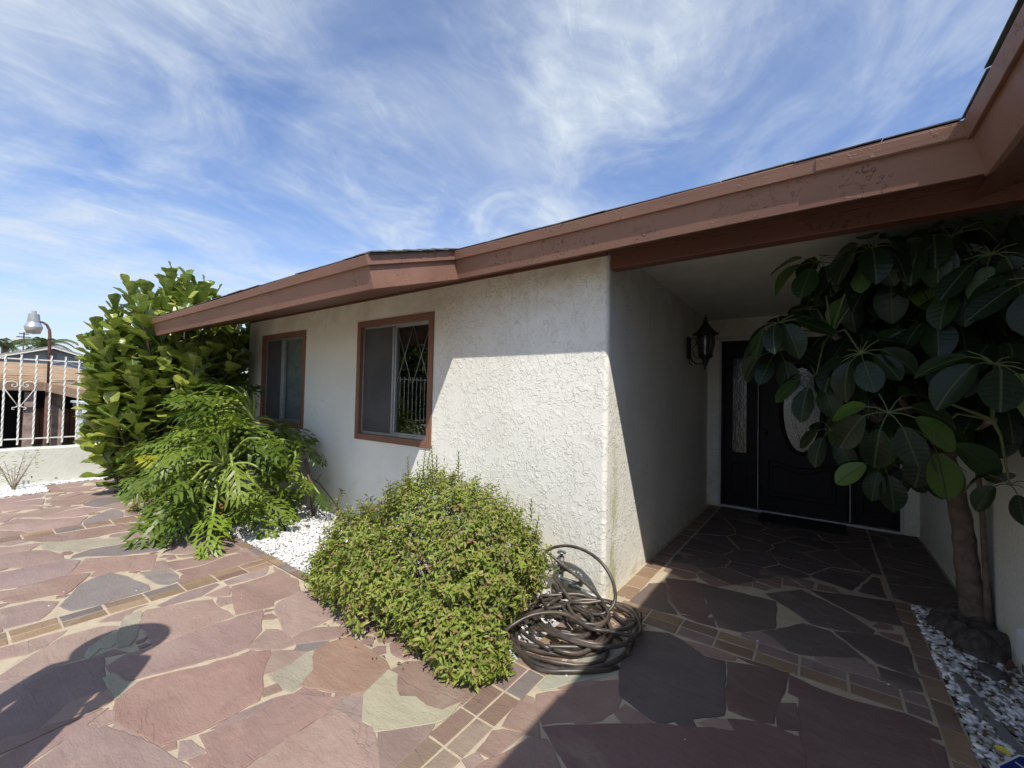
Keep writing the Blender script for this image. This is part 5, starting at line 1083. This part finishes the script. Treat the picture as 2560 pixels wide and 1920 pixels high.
# blue yard sign lying low at the frame edge: octagonal plate, white border and lettering
def oct_(c, r_, z, tx, ty): return [(c[0] + r_ * math.cos(R(22.5 + 45 * k)) * tx, c[1] + r_ * math.sin(R(22.5 + 45 * k)) * ty, z) for k in range(8)]
sg = empty('yard_sign', (.62, 2.25, .08), 'small blue yard sign with white border and lettering, low in the chips', 'sign')
rotm = Matrix.Translation((.628, 2.252, .070)) @ Matrix.Rotation(R(-52), 4, 'Z') @ Matrix.Rotation(R(24), 4, 'X')
def tf(o): o.data.transform(rotm); return o
def plate(r0, z0, z1): m_ = MB(); m_.extr(oct_((0, 0), r0, z0, 1.05, .95), (0, 0, z1 - z0)); return m_
tf(plate(.125, 0, .003).build('plate', simple('sign_white', (.55, .56, .58), .5), sg)); tf(plate(.117, .0032, .0042).build('face', simple('sign_blue', (.012, .022, .14), .45), sg))
mb = MB(); mb.box(-.105, .105, .048, .052, .0044, .0052); mb.box(-.105, .105, .008, .012, .0044, .0052); tf(mb.build('border_line', simple('sign_line', (.5, .52, .56), .5), sg))
cu_ = bpy.data.curves.new('lettering', 'FONT'); cu_.body = 'GUARDIAN'; cu_.size = .034; cu_.align_x = 'CENTER'; cu_.extrude = .0004
co_ = bpy.data.objects.new('lettering_tmp', cu_); COL.objects.link(co_); dg = bpy.context.evaluated_depsgraph_get(); me = bpy.data.meshes.new_from_object(co_.evaluated_get(dg)); bpy.data.objects.remove(co_)
me.transform(Matrix.Translation((0, .017, .0048))); me.transform(rotm); link('lettering', me, sg, bpy.data.materials['sign_line'])
mb = MB(); mb.tube([(.615, 2.285, .075), (.625, 2.28, -.03)], .006, 6); mb.build('stake', M_PIPE, sg)
fl = MB()
for k in range(9):
    a = k * .7; fl.add([(.55, 2.39, .07), (.55 + .020 * math.cos(a), 2.39 + .020 * math.sin(a), .080), (.55 + .024 * math.cos(a + .35), 2.39 + .024 * math.sin(a + .35), .078), (.55 + .020 * math.cos(a + .7), 2.39 + .020 * math.sin(a + .7), .080)], [(0, 1, 2, 3)])
flo = fl.build('flower', simple('yellow_petal', (.62, .55, .08), .6)); tag(flo, 'small yellow flower just beside the blue yard sign', 'flower')
mb = MB(); mb.tube([(.56, 2.40, -.02), (.556, 2.395, .03), (.55, 2.39, .068)], .0015, 4); mb.build('flower_stem', M_PETIOLE, flo)

# ================================================================== YARD WALL AND FENCE
mb = MB(); ys = np.linspace(-4.4, 4.2, 60); hs = [.505 + .004 * math.sin(i * 1.3) for i in range(60)]
V = [];
for y, h in zip(ys, hs):
    o_ = .012 * math.sin(y * 3.1); V += [(-8.60 + o_ * .5, y, -.06), (-8.60 + o_ * .5, y, h - .02), (-8.615, y, h), (-8.76, y, h), (-8.775, y, h - .02), (-8.775, y, -1.25)]
mb.add(V, [(i * 6 + k, (i + 1) * 6 + k, (i + 1) * 6 + (k + 1) % 6, i * 6 + (k + 1) % 6) for i in range(59) for k in range(6)] + [tuple(range(6)), tuple(59 * 6 + k for k in range(6))])
tag(mb.build('yard_wall', M_YARDWALL), 'low rough-plastered yard wall below the white iron fence', 'wall')
fen = empty('iron_fence', (-8.66, .8, .505), 'white wrought-iron fence of twisted bars on the low yard wall', 'fence')
mb = MB()
mb.tube([(0, 0, .553 + 1.215 * i / 48) for i in range(49)], .0115, 4, True, twist=math.pi / 6.5, square=True)
bar0 = mb.build('bar', M_WHITEPAINT, fen)
y = -4.3; first = True
while y < 3.9:
    if abs(y - .569) < 5:
        if first: o = bar0; first = False
        else: o = bar0.copy(); COL.objects.link(o)
        o.matrix_basis = Matrix.Translation((-8.66, y, random.uniform(-.006, .004)))
    y += .1372
sh = round((.569 + 4.3) / .1372) * .1372 - 4.3 - .569
for z in (.628, 1.703):
    mb = MB(); mb.box(-8.672, -8.664, -4.4, 4.0, z - .008, z + .008); mb.build('rail', M_WHITEPAINT, fen)
mb = MB(); y0 = .569 + .137 + sh; X_ = -8.648
def spiral(cy, cz, r0, turns, s, a0): return [(X_, cy + s * r0 * (1 - i / 24 * .78) * math.cos(a0 + i / 24 * turns * 6.283), cz + r0 * (1 - i / 24 * .78) * math.sin(a0 + i / 24 * turns * 6.283)) for i in range(25)]
for s in (1, -1):
    mb.tube([(X_, y0 + s * .010, 1.07), (X_, y0 + s * .07, 1.18), (X_, y0 + s * .132, 1.30), (X_, y0 + s * .138, 1.35), (X_, y0 + s * .115, 1.395), (X_, y0 + s * .07, 1.405), (X_, y0 + s * .03, 1.385), (X_, y0 + s * .022, 1.345), (X_, y0 + s * .045, 1.322), (X_, y0 + s * .072, 1.335), (X_, y0 + s * .070, 1.36), (X_, y0 + s * .052, 1.36)], .0055, 6)
    mb.tube([(X_, y0 + s * .010, 1.075), (X_, y0 + s * .03, 1.055), (X_, y0 + s * .060, 1.050), (X_, y0 + s * .062, 1.030), (X_, y0 + s * .040, 1.025)], .0055, 6)
mb.build('scroll', M_WHITEPAINT, fen)

# ================================================================== NEIGHBOUR'S LOT
M_TANROOF = simple('tan_shingle_roof', (.36, .24, .14), .95, .22, 3, .02, 20)
M_GREYROOF = simple('grey_tile_roof', (.28, .26, .24), .9, .2, 3, .02, 12)
M_GREYSID = simple('grey_siding', (.30, .32, .34), .8, .08)
M_OLDPAINT = simple('flaking_paint_post', (.30, .22, .19), .9, .35, 9, .01, 20)
M_FENCEWOOD = simple('red_brown_board', (.13, .065, .045), .85, .35, 5)
M_PALEBLUE = simple('pale_grey_paint', (.52, .57, .60), .6, .06)
nb = empty('neighbour_house', (-13.5, 1.0, -1.2), 'neighbour\'s low house with a tan shingle roof and open dark patio beyond the fence', 'house')
mb = MB()
def roofq(p, th=.05): mb.hexa(p, [(a, b, c - th) for a, b, c in p])
roofq([(-13, -14, 1.40), (-13, 1.28, 1.42), (-19.5, 1.9, 2.02), (-19.5, -14, 2.02)])
roofq([(-13, 1.285, 1.42), (-11.9, 2.0, 1.20), (-12.6, 5.4, 1.20), (-19.5, 5.4, 2.0), (-19.5, 1.905, 2.02)])
mb.build('roof', M_TANROOF, nb)
for k in range(3):
    mb = MB(); mb.box(-12.75 - k * .6, -12.70 - k * .6, -12, 1.2, 1.425 + k * .055, 1.45 + k * .055); mb.build('shingle_course', M_TANROOF, nb)
mb = MB(); mb.hexa([(-12.98, -14, 1.22), (-12.98, 1.28, 1.24), (-12.98, 1.28, 1.40), (-12.98, -14, 1.38)], [(-12.93, -14, 1.22), (-12.93, 1.28, 1.24), (-12.93, 1.28, 1.40), (-12.93, -14, 1.38)])
mb.hexa([(-12.93, 1.28, 1.24), (-11.88, 2.0, .98), (-11.88, 2.0, 1.19), (-12.93, 1.28, 1.40)], [(-12.98, 1.30, 1.24), (-11.93, 2.02, .98), (-11.93, 2.02, 1.19), (-12.98, 1.30, 1.40)])
mb.build('fascia_board', simple('weathered_brown_board', (.25, .17, .12), .9, .2), nb)
for y, w in [(1.03, .14), (1.42, .16), (-1.8, .14)]:
    mb = MB(); mb.box(-13.2, -13.2 + w, y, y + w, -1.25, 1.22); mb.build('post', M_OLDPAINT, nb, .01)
mb = MB(); mb.box(-19, -16.5, -14, 5.5, -1.25, 1.4); mb.build('back_wall', M_DARK, nb)
mb = MB(); mb.box(-16.4, -13.2, -13.9, 5.3, 1.24, 1.28); mb.build('patio_ceiling', M_DARK, nb)
for k in range(24):
    y = 1.15 + k * .17; mb = MB(); mb.box(-15.5 + .01 * (k % 2), -15.47 + .01 * (k % 2), y, y + .155, -1.25, .75 + .02 * (k % 3)); mb.build('board', M_FENCEWOOD, nb)
pc = empty('patio_cover', (-11.7, 2.0, -1.2), 'pale grey metal patio cover with gutter and downspout beyond the fence', 'patio cover')
mb = MB(); mb.box(-12.6, -11.5, 1.62, 5, 1.00, 1.05); mb.build('gutter', M_PALEBLUE, pc, .01)
mb = MB(); mb.box(-12.6, -11.55, 1.66, 5, .93, .995); mb.box(-12.6, -11.60, 1.7, 5, .74, .93); mb.build('beam', simple('pale_grey_beam', (.40, .43, .45), .6), pc)
mb = MB(); mb.tube([(-11.52, 1.72, 1.0), (-11.52, 1.72, .82), (-11.62, 1.66, .68), (-11.62, 1.66, -1.2)], .075, 4, True, square=True); mb.build('downspout', M_PALEBLUE, pc)
mb = MB(); mb.box(-11.62, -11.52, 1.93, 2.02, -1.25, .93); mb.build('post', M_PALEBLUE, pc)
gh = empty('gabled_house', (-26, 2.7, -1.2), 'grey gabled house standing behind the tan roof', 'house')
mb = MB(); mb.extr([(-26, .6, -1.3), (-26, 5.0, -1.3), (-26, 5.0, 2.15), (-26, 2.75, 2.86), (-26, .6, 2.15)], (-8, 0, 0)); mb.build('wall', M_GREYSID, gh)
mb = MB(); mb.hexa([(-25.7, .3, 2.10), (-25.7, 2.75, 2.92), (-34, 2.75, 2.92), (-34, .3, 2.10)], [(-25.7, .3, 2.18), (-25.7, 2.75, 3.0), (-34, 2.75, 3.0), (-34, .3, 2.18)])
mb.hexa([(-25.7, 2.75, 2.92), (-25.7, 5.3, 2.06), (-34, 5.3, 2.06), (-34, 2.75, 2.92)], [(-25.7, 2.75, 3.0), (-25.7, 5.3, 2.14), (-34, 5.3, 2.14), (-34, 2.75, 3.0)]); mb.build('roof', M_GREYROOF, gh)
mb = MB(); mb.hexa([(-25.68, .3, 2.05), (-25.68, 2.75, 2.87), (-25.68, 2.75, 2.92), (-25.68, .3, 2.10)], [(-25.64, .3, 2.05), (-25.64, 2.75, 2.87), (-25.64, 2.75, 2.92), (-25.64, .3, 2.10)])
mb.hexa([(-25.68, 2.75, 2.87), (-25.68, 5.3, 2.01), (-25.68, 5.3, 2.06), (-25.68, 2.75, 2.92)], [(-25.64, 2.75, 2.87), (-25.64, 5.3, 2.01), (-25.64, 5.3, 2.06), (-25.64, 2.75, 2.92)]); mb.build('verge_board', M_WHITEPAINT, gh)
mb = MB(); mb.box(-25.99, -25.95, 2.62, 2.88, 2.48, 2.68); mb.build('gable_vent', simple('vent_grey', (.16, .17, .18), .8), gh)
th = empty('tiled_house', (-30, -3, -1.2), 'long house with a weathered grey tiled roof at the far left', 'house')
mb = MB(); mb.box(-36, -30, -16, .9, -1.3, 2.0); mb.build('wall', M_GREYSID, th)
for k in range(9):
    mb = MB(); x = -29.5 - k * .42; z = 1.98 + k * .125; mb.hexa([(x, -16.5, z), (x, 1.3 - k * .05, z), (x - .46, 1.25 - k * .05, z + .135), (x - .46, -16.5, z + .135)], [(x, -16.5, z + .05), (x, 1.3 - k * .05, z + .05), (x - .46, 1.25 - k * .05, z + .175), (x - .46, -16.5, z + .175)]); mb.build('tile_course', M_GREYROOF, th)
lp = empty('yard_lamp', (-12.9, 1.32, 1.35), 'yard lamp with a ribbed metal head on a curved rusty pole above the tan roof', 'lamp')
M_RUST = simple('rusty_pole', (.12, .06, .045), .8, .3, 20)
mb = MB(); mb.tube([(-12.9, 1.33, -1.2), (-12.9, 1.335, 1.40)], .04, 8); mb.tube([(-12.9, 1.335, 1.38), (-12.9, 1.32, 2.38), (-12.9, 1.31, 2.50), (-12.9, 1.27, 2.60), (-12.9, 1.22, 2.64), (-12.9, 1.12, 2.66)], [.028, .026, .024, .022, .02, .02], 8); mb.tube([(-12.9, 1.322, 2.30), (-12.9, 1.32, 2.34)], .032, 8); mb.build('pole', M_RUST, lp)
c_ = (-12.9, 1.09, 0)
mb = MB(); mb.lathe([(0, 2.86), (.035, 2.86), (.035, 2.81), (.07, 2.80), (.08, 2.78), (.092, 2.64), (.10, 2.62)], c_, 14); mb.build('ballast_housing', simple('lamp_grey', (.26, .27, .29), .6), lp)
mb = MB(); mb.lathe([(.10, 2.62), (.115, 2.58), (.135, 2.53)], c_, 18); mb.build('reflector', simple('bright_metal', (.6, .62, .65), .3, .1, 30, metal=.6), lp)
mb = MB(); mb.lathe([(.135, 2.528), (.13, 2.51), (.10, 2.40), (.0, 2.385)], c_, 18); mb.build('lens', simple('frosted_lens', (.50, .47, .43), .4), lp)
def palm(x, y, zt, label, seed, r0=2.1):
    q = random.Random(seed); pm = empty('palm_tree', (x, y, -1.3), label, 'palm tree', 'palms above the far roofs')
    mb = MB(); mb.tube([(x, y, -1.3), (x, y, zt)], .2, 8); mb.build('trunk', M_BARK, pm)
    V, F = [], []
    for k in range(26):
        a = q.uniform(0, 6.28); e = q.uniform(-.2, 1.1); L = r0 * q.uniform(.8, 1.1); prev = None
        for i in range(9):
            t = i / 8; c = Vector((x, y, zt)) + Vector((math.cos(a), math.sin(a), 0)) * L * t * math.cos(e * .6) + Vector((0, 0, L * (math.sin(e) * t - .75 * t * t)))
            if prev is not None:
                for s in (1, -1):
                    for j in range(3):
                        p = prev.lerp(c, j / 3); side = Vector((-math.sin(a), math.cos(a), 0)) * s * .34 * math.sin(math.pi * (t * .9 + .08)) + Vector((math.cos(a) * .15, math.sin(a) * .15, -.16))
                        b = len(V); V += [p, p + Vector((0, 0, .03)) + Vector((math.cos(a), math.sin(a), 0)) * .06, p + side]; F.append((b, b + 1, b + 2))
            prev = c
    link('crown', np_mesh('crown', [v[:] for v in V], F, False, np.random.default_rng(seed).random(len(F)) * .5), pm, M_PALM)
M_PALM = leafmat('palm_frond', [(0, (.10, .14, .05)), (1, (.16, .20, .09))], rough=.6)
palm(-48, 2.75, 4.15, 'left one of the two distant palm tops above the roofs', 2); palm(-46, 4.45, 4.3, 'right one of the two distant palm tops, beside the lamp', 5)
mb = MB(); mb.tube([(-40, 3.0, 1), (-40, 3.0, 4.6)], .035, 5); mb.tube([(-40, 2.7, 4.3), (-40, 3.3, 4.3)], .03, 5); mb.tube([(-40, 2.8, 4.5), (-40, 3.2, 4.5)], .03, 5); tag(mb.build('antenna', M_IRONBLK), 'thin rooftop antenna between the two distant palms', 'antenna')
# tree top showing over the roof
tt = empty('tree', (1.4, 14, -.05), 'pale green tree, only its top sprig showing over the porch roof', 'tree')
mb = MB(); mb.tube([(1.4, 14, -.05), (1.2, 14, 3), (.9, 14, 5.5)], [.16, .12, .04], 7); mb.build('trunk', M_BARK, tt)
tq = np.random.default_rng(8); it = []
for k in range(2600):
    v = tq.normal(size=3); v /= np.linalg.norm(v); p = np.array((.95, 14, 5.1)) + v * np.array((1.1, 1.1, 1.35)) * tq.uniform(.5, 1) ** .5
    it.append((int(tq.integers(3)), place_mat(p, tq.normal(size=3), tq.normal(size=3), .13), float(tq.random() * .5)))
joined('crown', it, bT, M_BUSH, tt, False)

# ================================================================== PERSON whose shadow falls on the paving (stands left of the camera, out of frame)
ps = empty('person', (-2.02, -.26, 0), 'person in plain clothes and a round sun hat, standing left of the view', 'person')
def skinned(name, verts, edges, radii, mat, parent, sub=2):
    me = bpy.data.meshes.new(name); me.from_pydata(verts, edges, []); o = link(name, me, parent, mat)
    sk = o.modifiers.new('skin', 'SKIN'); sl = me.skin_vertices[0].data
    for i, r_ in enumerate(radii): sl[i].radius = (r_, r_) if not isinstance(r_, tuple) else r_
    sl[0].use_root = True
    s_ = o.modifiers.new('sub', 'SUBSURF'); s_.levels = sub; s_.render_levels = sub
    return o
bx, by = -2.02, -.26
def W(x, y, z):   # person faces +Y/-X diagonal; x lateral
    return (bx + x * .673 - y * .74, by + x * .74 + y * .673, z)
vs = [W(0, 0, .96), W(0, -.01, 1.12), W(0, 0, 1.30), W(0, .01, 1.44), W(0, .015, 1.53), W(0, .03, 1.61), W(0, .025, 1.70),
      W(.095, 0, .88), W(.11, .03, .50), W(.115, -.01, .10), W(.12, .05, .045), W(.125, .15, .035), W(-.095, 0, .88), W(-.11, .03, .50), W(-.115, -.01, .10), W(-.12, .05, .045), W(-.125, .15, .035),
      W(.18, 0, 1.43), W(.212, -.01, 1.16), W(.196, .10, .95), W(.192, .13, .885), W(-.18, 0, 1.43), W(-.212, -.01, 1.16), W(-.196, .10, .95), W(-.192, .13, .885)]
es = [(0, 1), (1, 2), (2, 3), (3, 4), (4, 5), (5, 6), (0, 7), (7, 8), (8, 9), (9, 10), (10, 11), (0, 12), (12, 13), (13, 14), (14, 15), (15, 16), (3, 17), (17, 18), (18, 19), (19, 20), (3, 21), (21, 22), (22, 23), (23, 24)]
rs = [.165, .150, .175, .150, .068, .088, .082, .100, .070, .050, .045, .036, .100, .070, .050, .045, .036, .072, .052, .034, .036, .072, .052, .034, .036]
M_SKIN = simple('skin', (.42, .27, .20), .55, .06)
bo = skinned('body', vs, es, rs, simple('grey_shirt', (.20, .24, .30), .85, .1, 20, .002, 60), ps)
dg = bpy.context.evaluated_depsgraph_get(); me = bpy.data.meshes.new_from_object(bo.evaluated_get(dg)); bo.modifiers.clear(); bo.data = me
me.materials.clear()
for mt in (bpy.data.materials['grey_shirt'], M_SKIN, simple('dark_trousers', (.055, .06, .075), .9, .15, 20), simple('brown_shoe', (.10, .06, .04), .5)): me.materials.append(mt)
for f in me.polygons:
    c = f.center; lat = abs((c.x - bx) * .673 + (c.y - by) * .74); f.use_smooth = True
    f.material_index = 3 if c.z < .09 else 1 if c.z > 1.50 or (lat > .15 and c.z < 1.20 and c.z > .8) else 2 if c.z < .98 else 0
FW = Vector((-.74, .673, 0)); hd = Vector(W(0, .03, 1.635))
def at_head(x, y, z): return Vector(W(x, .03 + y, 1.635 + z))
mb = MB(); mb.tube([at_head(0, .078, .035), at_head(0, .100, .005), at_head(0, .104, -.010), at_head(0, .085, -.020)], [.007, .011, .014, .008], 8); mb.build('nose', M_SKIN, ps)
mb = MB(); mb.tube([at_head(-.024, .082, -.050), at_head(0, .092, -.052), at_head(.024, .082, -.050)], [.003, .006, .003], 6); mb.build('mouth', simple('lips', (.35, .14, .12), .5), ps)
for s in (1, -1):
    mb = MB(); e = at_head(s * .032, .076, .022); mb.lathe([(0, -.009), (.010, -.004), (.012, 0), (.010, .004), (0, .009)], e, 10); mb.build('eye', simple('eye_white_%d' % (s + 1), (.65, .64, .62), .3), ps)
    mb = MB(); e = at_head(s * .032, .087, .022); mb.lathe([(0, -.004), (.004, -.001), (.004, .001), (0, .004)], e, 8); mb.build('iris', simple('iris_%d' % (s + 1), (.05, .03, .02), .3), ps)
    mb = MB(); mb.tube([at_head(s * .088, -.01, .028), at_head(s * .100, -.015, .012), at_head(s * .098, -.012, -.012), at_head(s * .088, -.004, -.026)], [.008, .012, .011, .006], 7); mb.build('ear', M_SKIN, ps)
mb = MB(); hc = W(0, .01, 0); mb.lathe([(.02, 1.74), (.085, 1.715), (.102, 1.66), (.100, 1.60), (.085, 1.555), (.05, 1.54)], (hc[0] - FW.x * .012, hc[1] - FW.y * .012, 0), 20)
keep = [i for i, f in enumerate(mb.f) if (sum((Vector(mb.v[j]) - Vector((hc[0], hc[1], 0))).dot(FW) for j in f) / len(f) < .035) or sum(mb.v[j][2] for j in f) / len(f) > 1.69]
mb.f = [mb.f[i] for i in keep]; mb.sm = [mb.sm[i] for i in keep]; mb.build('hair', simple('dark_hair', (.035, .025, .02), .7, .3, 60), ps)
mb = MB(); hc = W(0, .03, 0); mb.lathe([(0, 1.80), (.06, 1.795), (.095, 1.765), (.108, 1.715), (.195, 1.685), (.20, 1.678), (.106, 1.70)], (hc[0], hc[1], 0), 28); mb.build('sun_hat', simple('straw', (.5, .42, .28), .9, .15, 60, .002, 120), ps)
for s in (1, -1):
    for k, (L_, r0) in enumerate([(.068, .0080), (.078, .0085), (.072, .0082), (.056, .0070)]):
        o_ = Vector(W(s * .192 - s * .004, .105 + k * .0175, .862)); mb = MB(); mb.tube([o_ + Vector((0, 0, .02)), o_ + Vector((0, 0, -L_ * .35)), o_ + Vector(W(-s * .010, 0, 0)) - Vector((bx, by, 0)) + Vector((0, 0, -L_ * .72)), o_ + Vector(W(-s * .024, 0, 0)) - Vector((bx, by, 0)) + Vector((0, 0, -L_))], [r0 * 1.15, r0, r0 * .92, r0 * .6], 8); mb.build('finger', M_SKIN, ps)
    o_ = Vector(W(s * .175, .155, .905)); mb = MB(); mb.tube([o_ + Vector((0, 0, .015)), Vector(W(s * .162, .175, .880)), Vector(W(s * .158, .175, .850))], [.012, .0100, .007], 8); mb.build('thumb', M_SKIN, ps)

# ================================================================== floor litter: a few stray white chips on the paving
lit = scatter(34, -4.2, .3, .4, 3.0, .002, .004)
tag(pebbles('stray_chips', [p for p in lit], (.003, .007), 'stray white chips scattered on the flagstones'), kind='stuff')

lq = np.random.default_rng(12); it = []
for k in range(170):
    a = lq.uniform(0, 6.28); rr = lq.uniform(.7, 1.0); x, y = -2.0 + .85 * rr * math.cos(a), 1.95 + .62 * rr * math.sin(a)
    if y > 2.6: continue
    it.append((int(lq.integers(3)), place_mat((x, y, .006 + (y > 1.6) * .012), (lq.normal(), lq.normal(), .1), (lq.normal() * .4, lq.normal() * .4, 1), lq.uniform(.015, .035)), float(lq.uniform(.80, .999))))
for k in range(160):
    it.append((int(lq.integers(3)), place_mat((lq.uniform(.5, .8), lq.uniform(2.3, 3.9), .02), (lq.normal(), lq.normal(), .1), (lq.normal() * .4, lq.normal() * .4, 1), lq.uniform(.02, .05)), float(lq.uniform(.80, .95))))
tag(joined('leaf_litter', it, bT2, leafmat('litter', [(0, (.14, .08, .04)), (.9, (.20, .11, .06)), (1, (.10, .06, .035))], rough=.8), None, False), 'small dry leaves fallen under the shrub and in the side bed', kind='stuff')
tr2 = empty('tree', (-11.2, -5.2, -1.3), 'dense tree beyond the fence, out of frame, mirrored in the nearer window', 'tree')
mb = MB(); mb.tube([(-11.2, -5.2, -1.3), (-11.1, -5.2, 1.5), (-11.2, -5.0, 3.2)], [.18, .13, .06], 8); mb.build('trunk', M_BARK, tr2); it = []
for k in range(9000):
    v = lq.normal(size=3); v /= np.linalg.norm(v); pp = np.array((-11.2, -5.2, 2.7)) + v * np.array((1.5, 3.0, 2.4)) * lq.uniform(.3, 1) ** .5
    it.append((int(lq.integers(3)), place_mat(pp, lq.normal(size=3), lq.normal(size=3), .26), float(lq.random() * .3)))
joined('crown', it, bT2, M_PHIL, tr2, False)
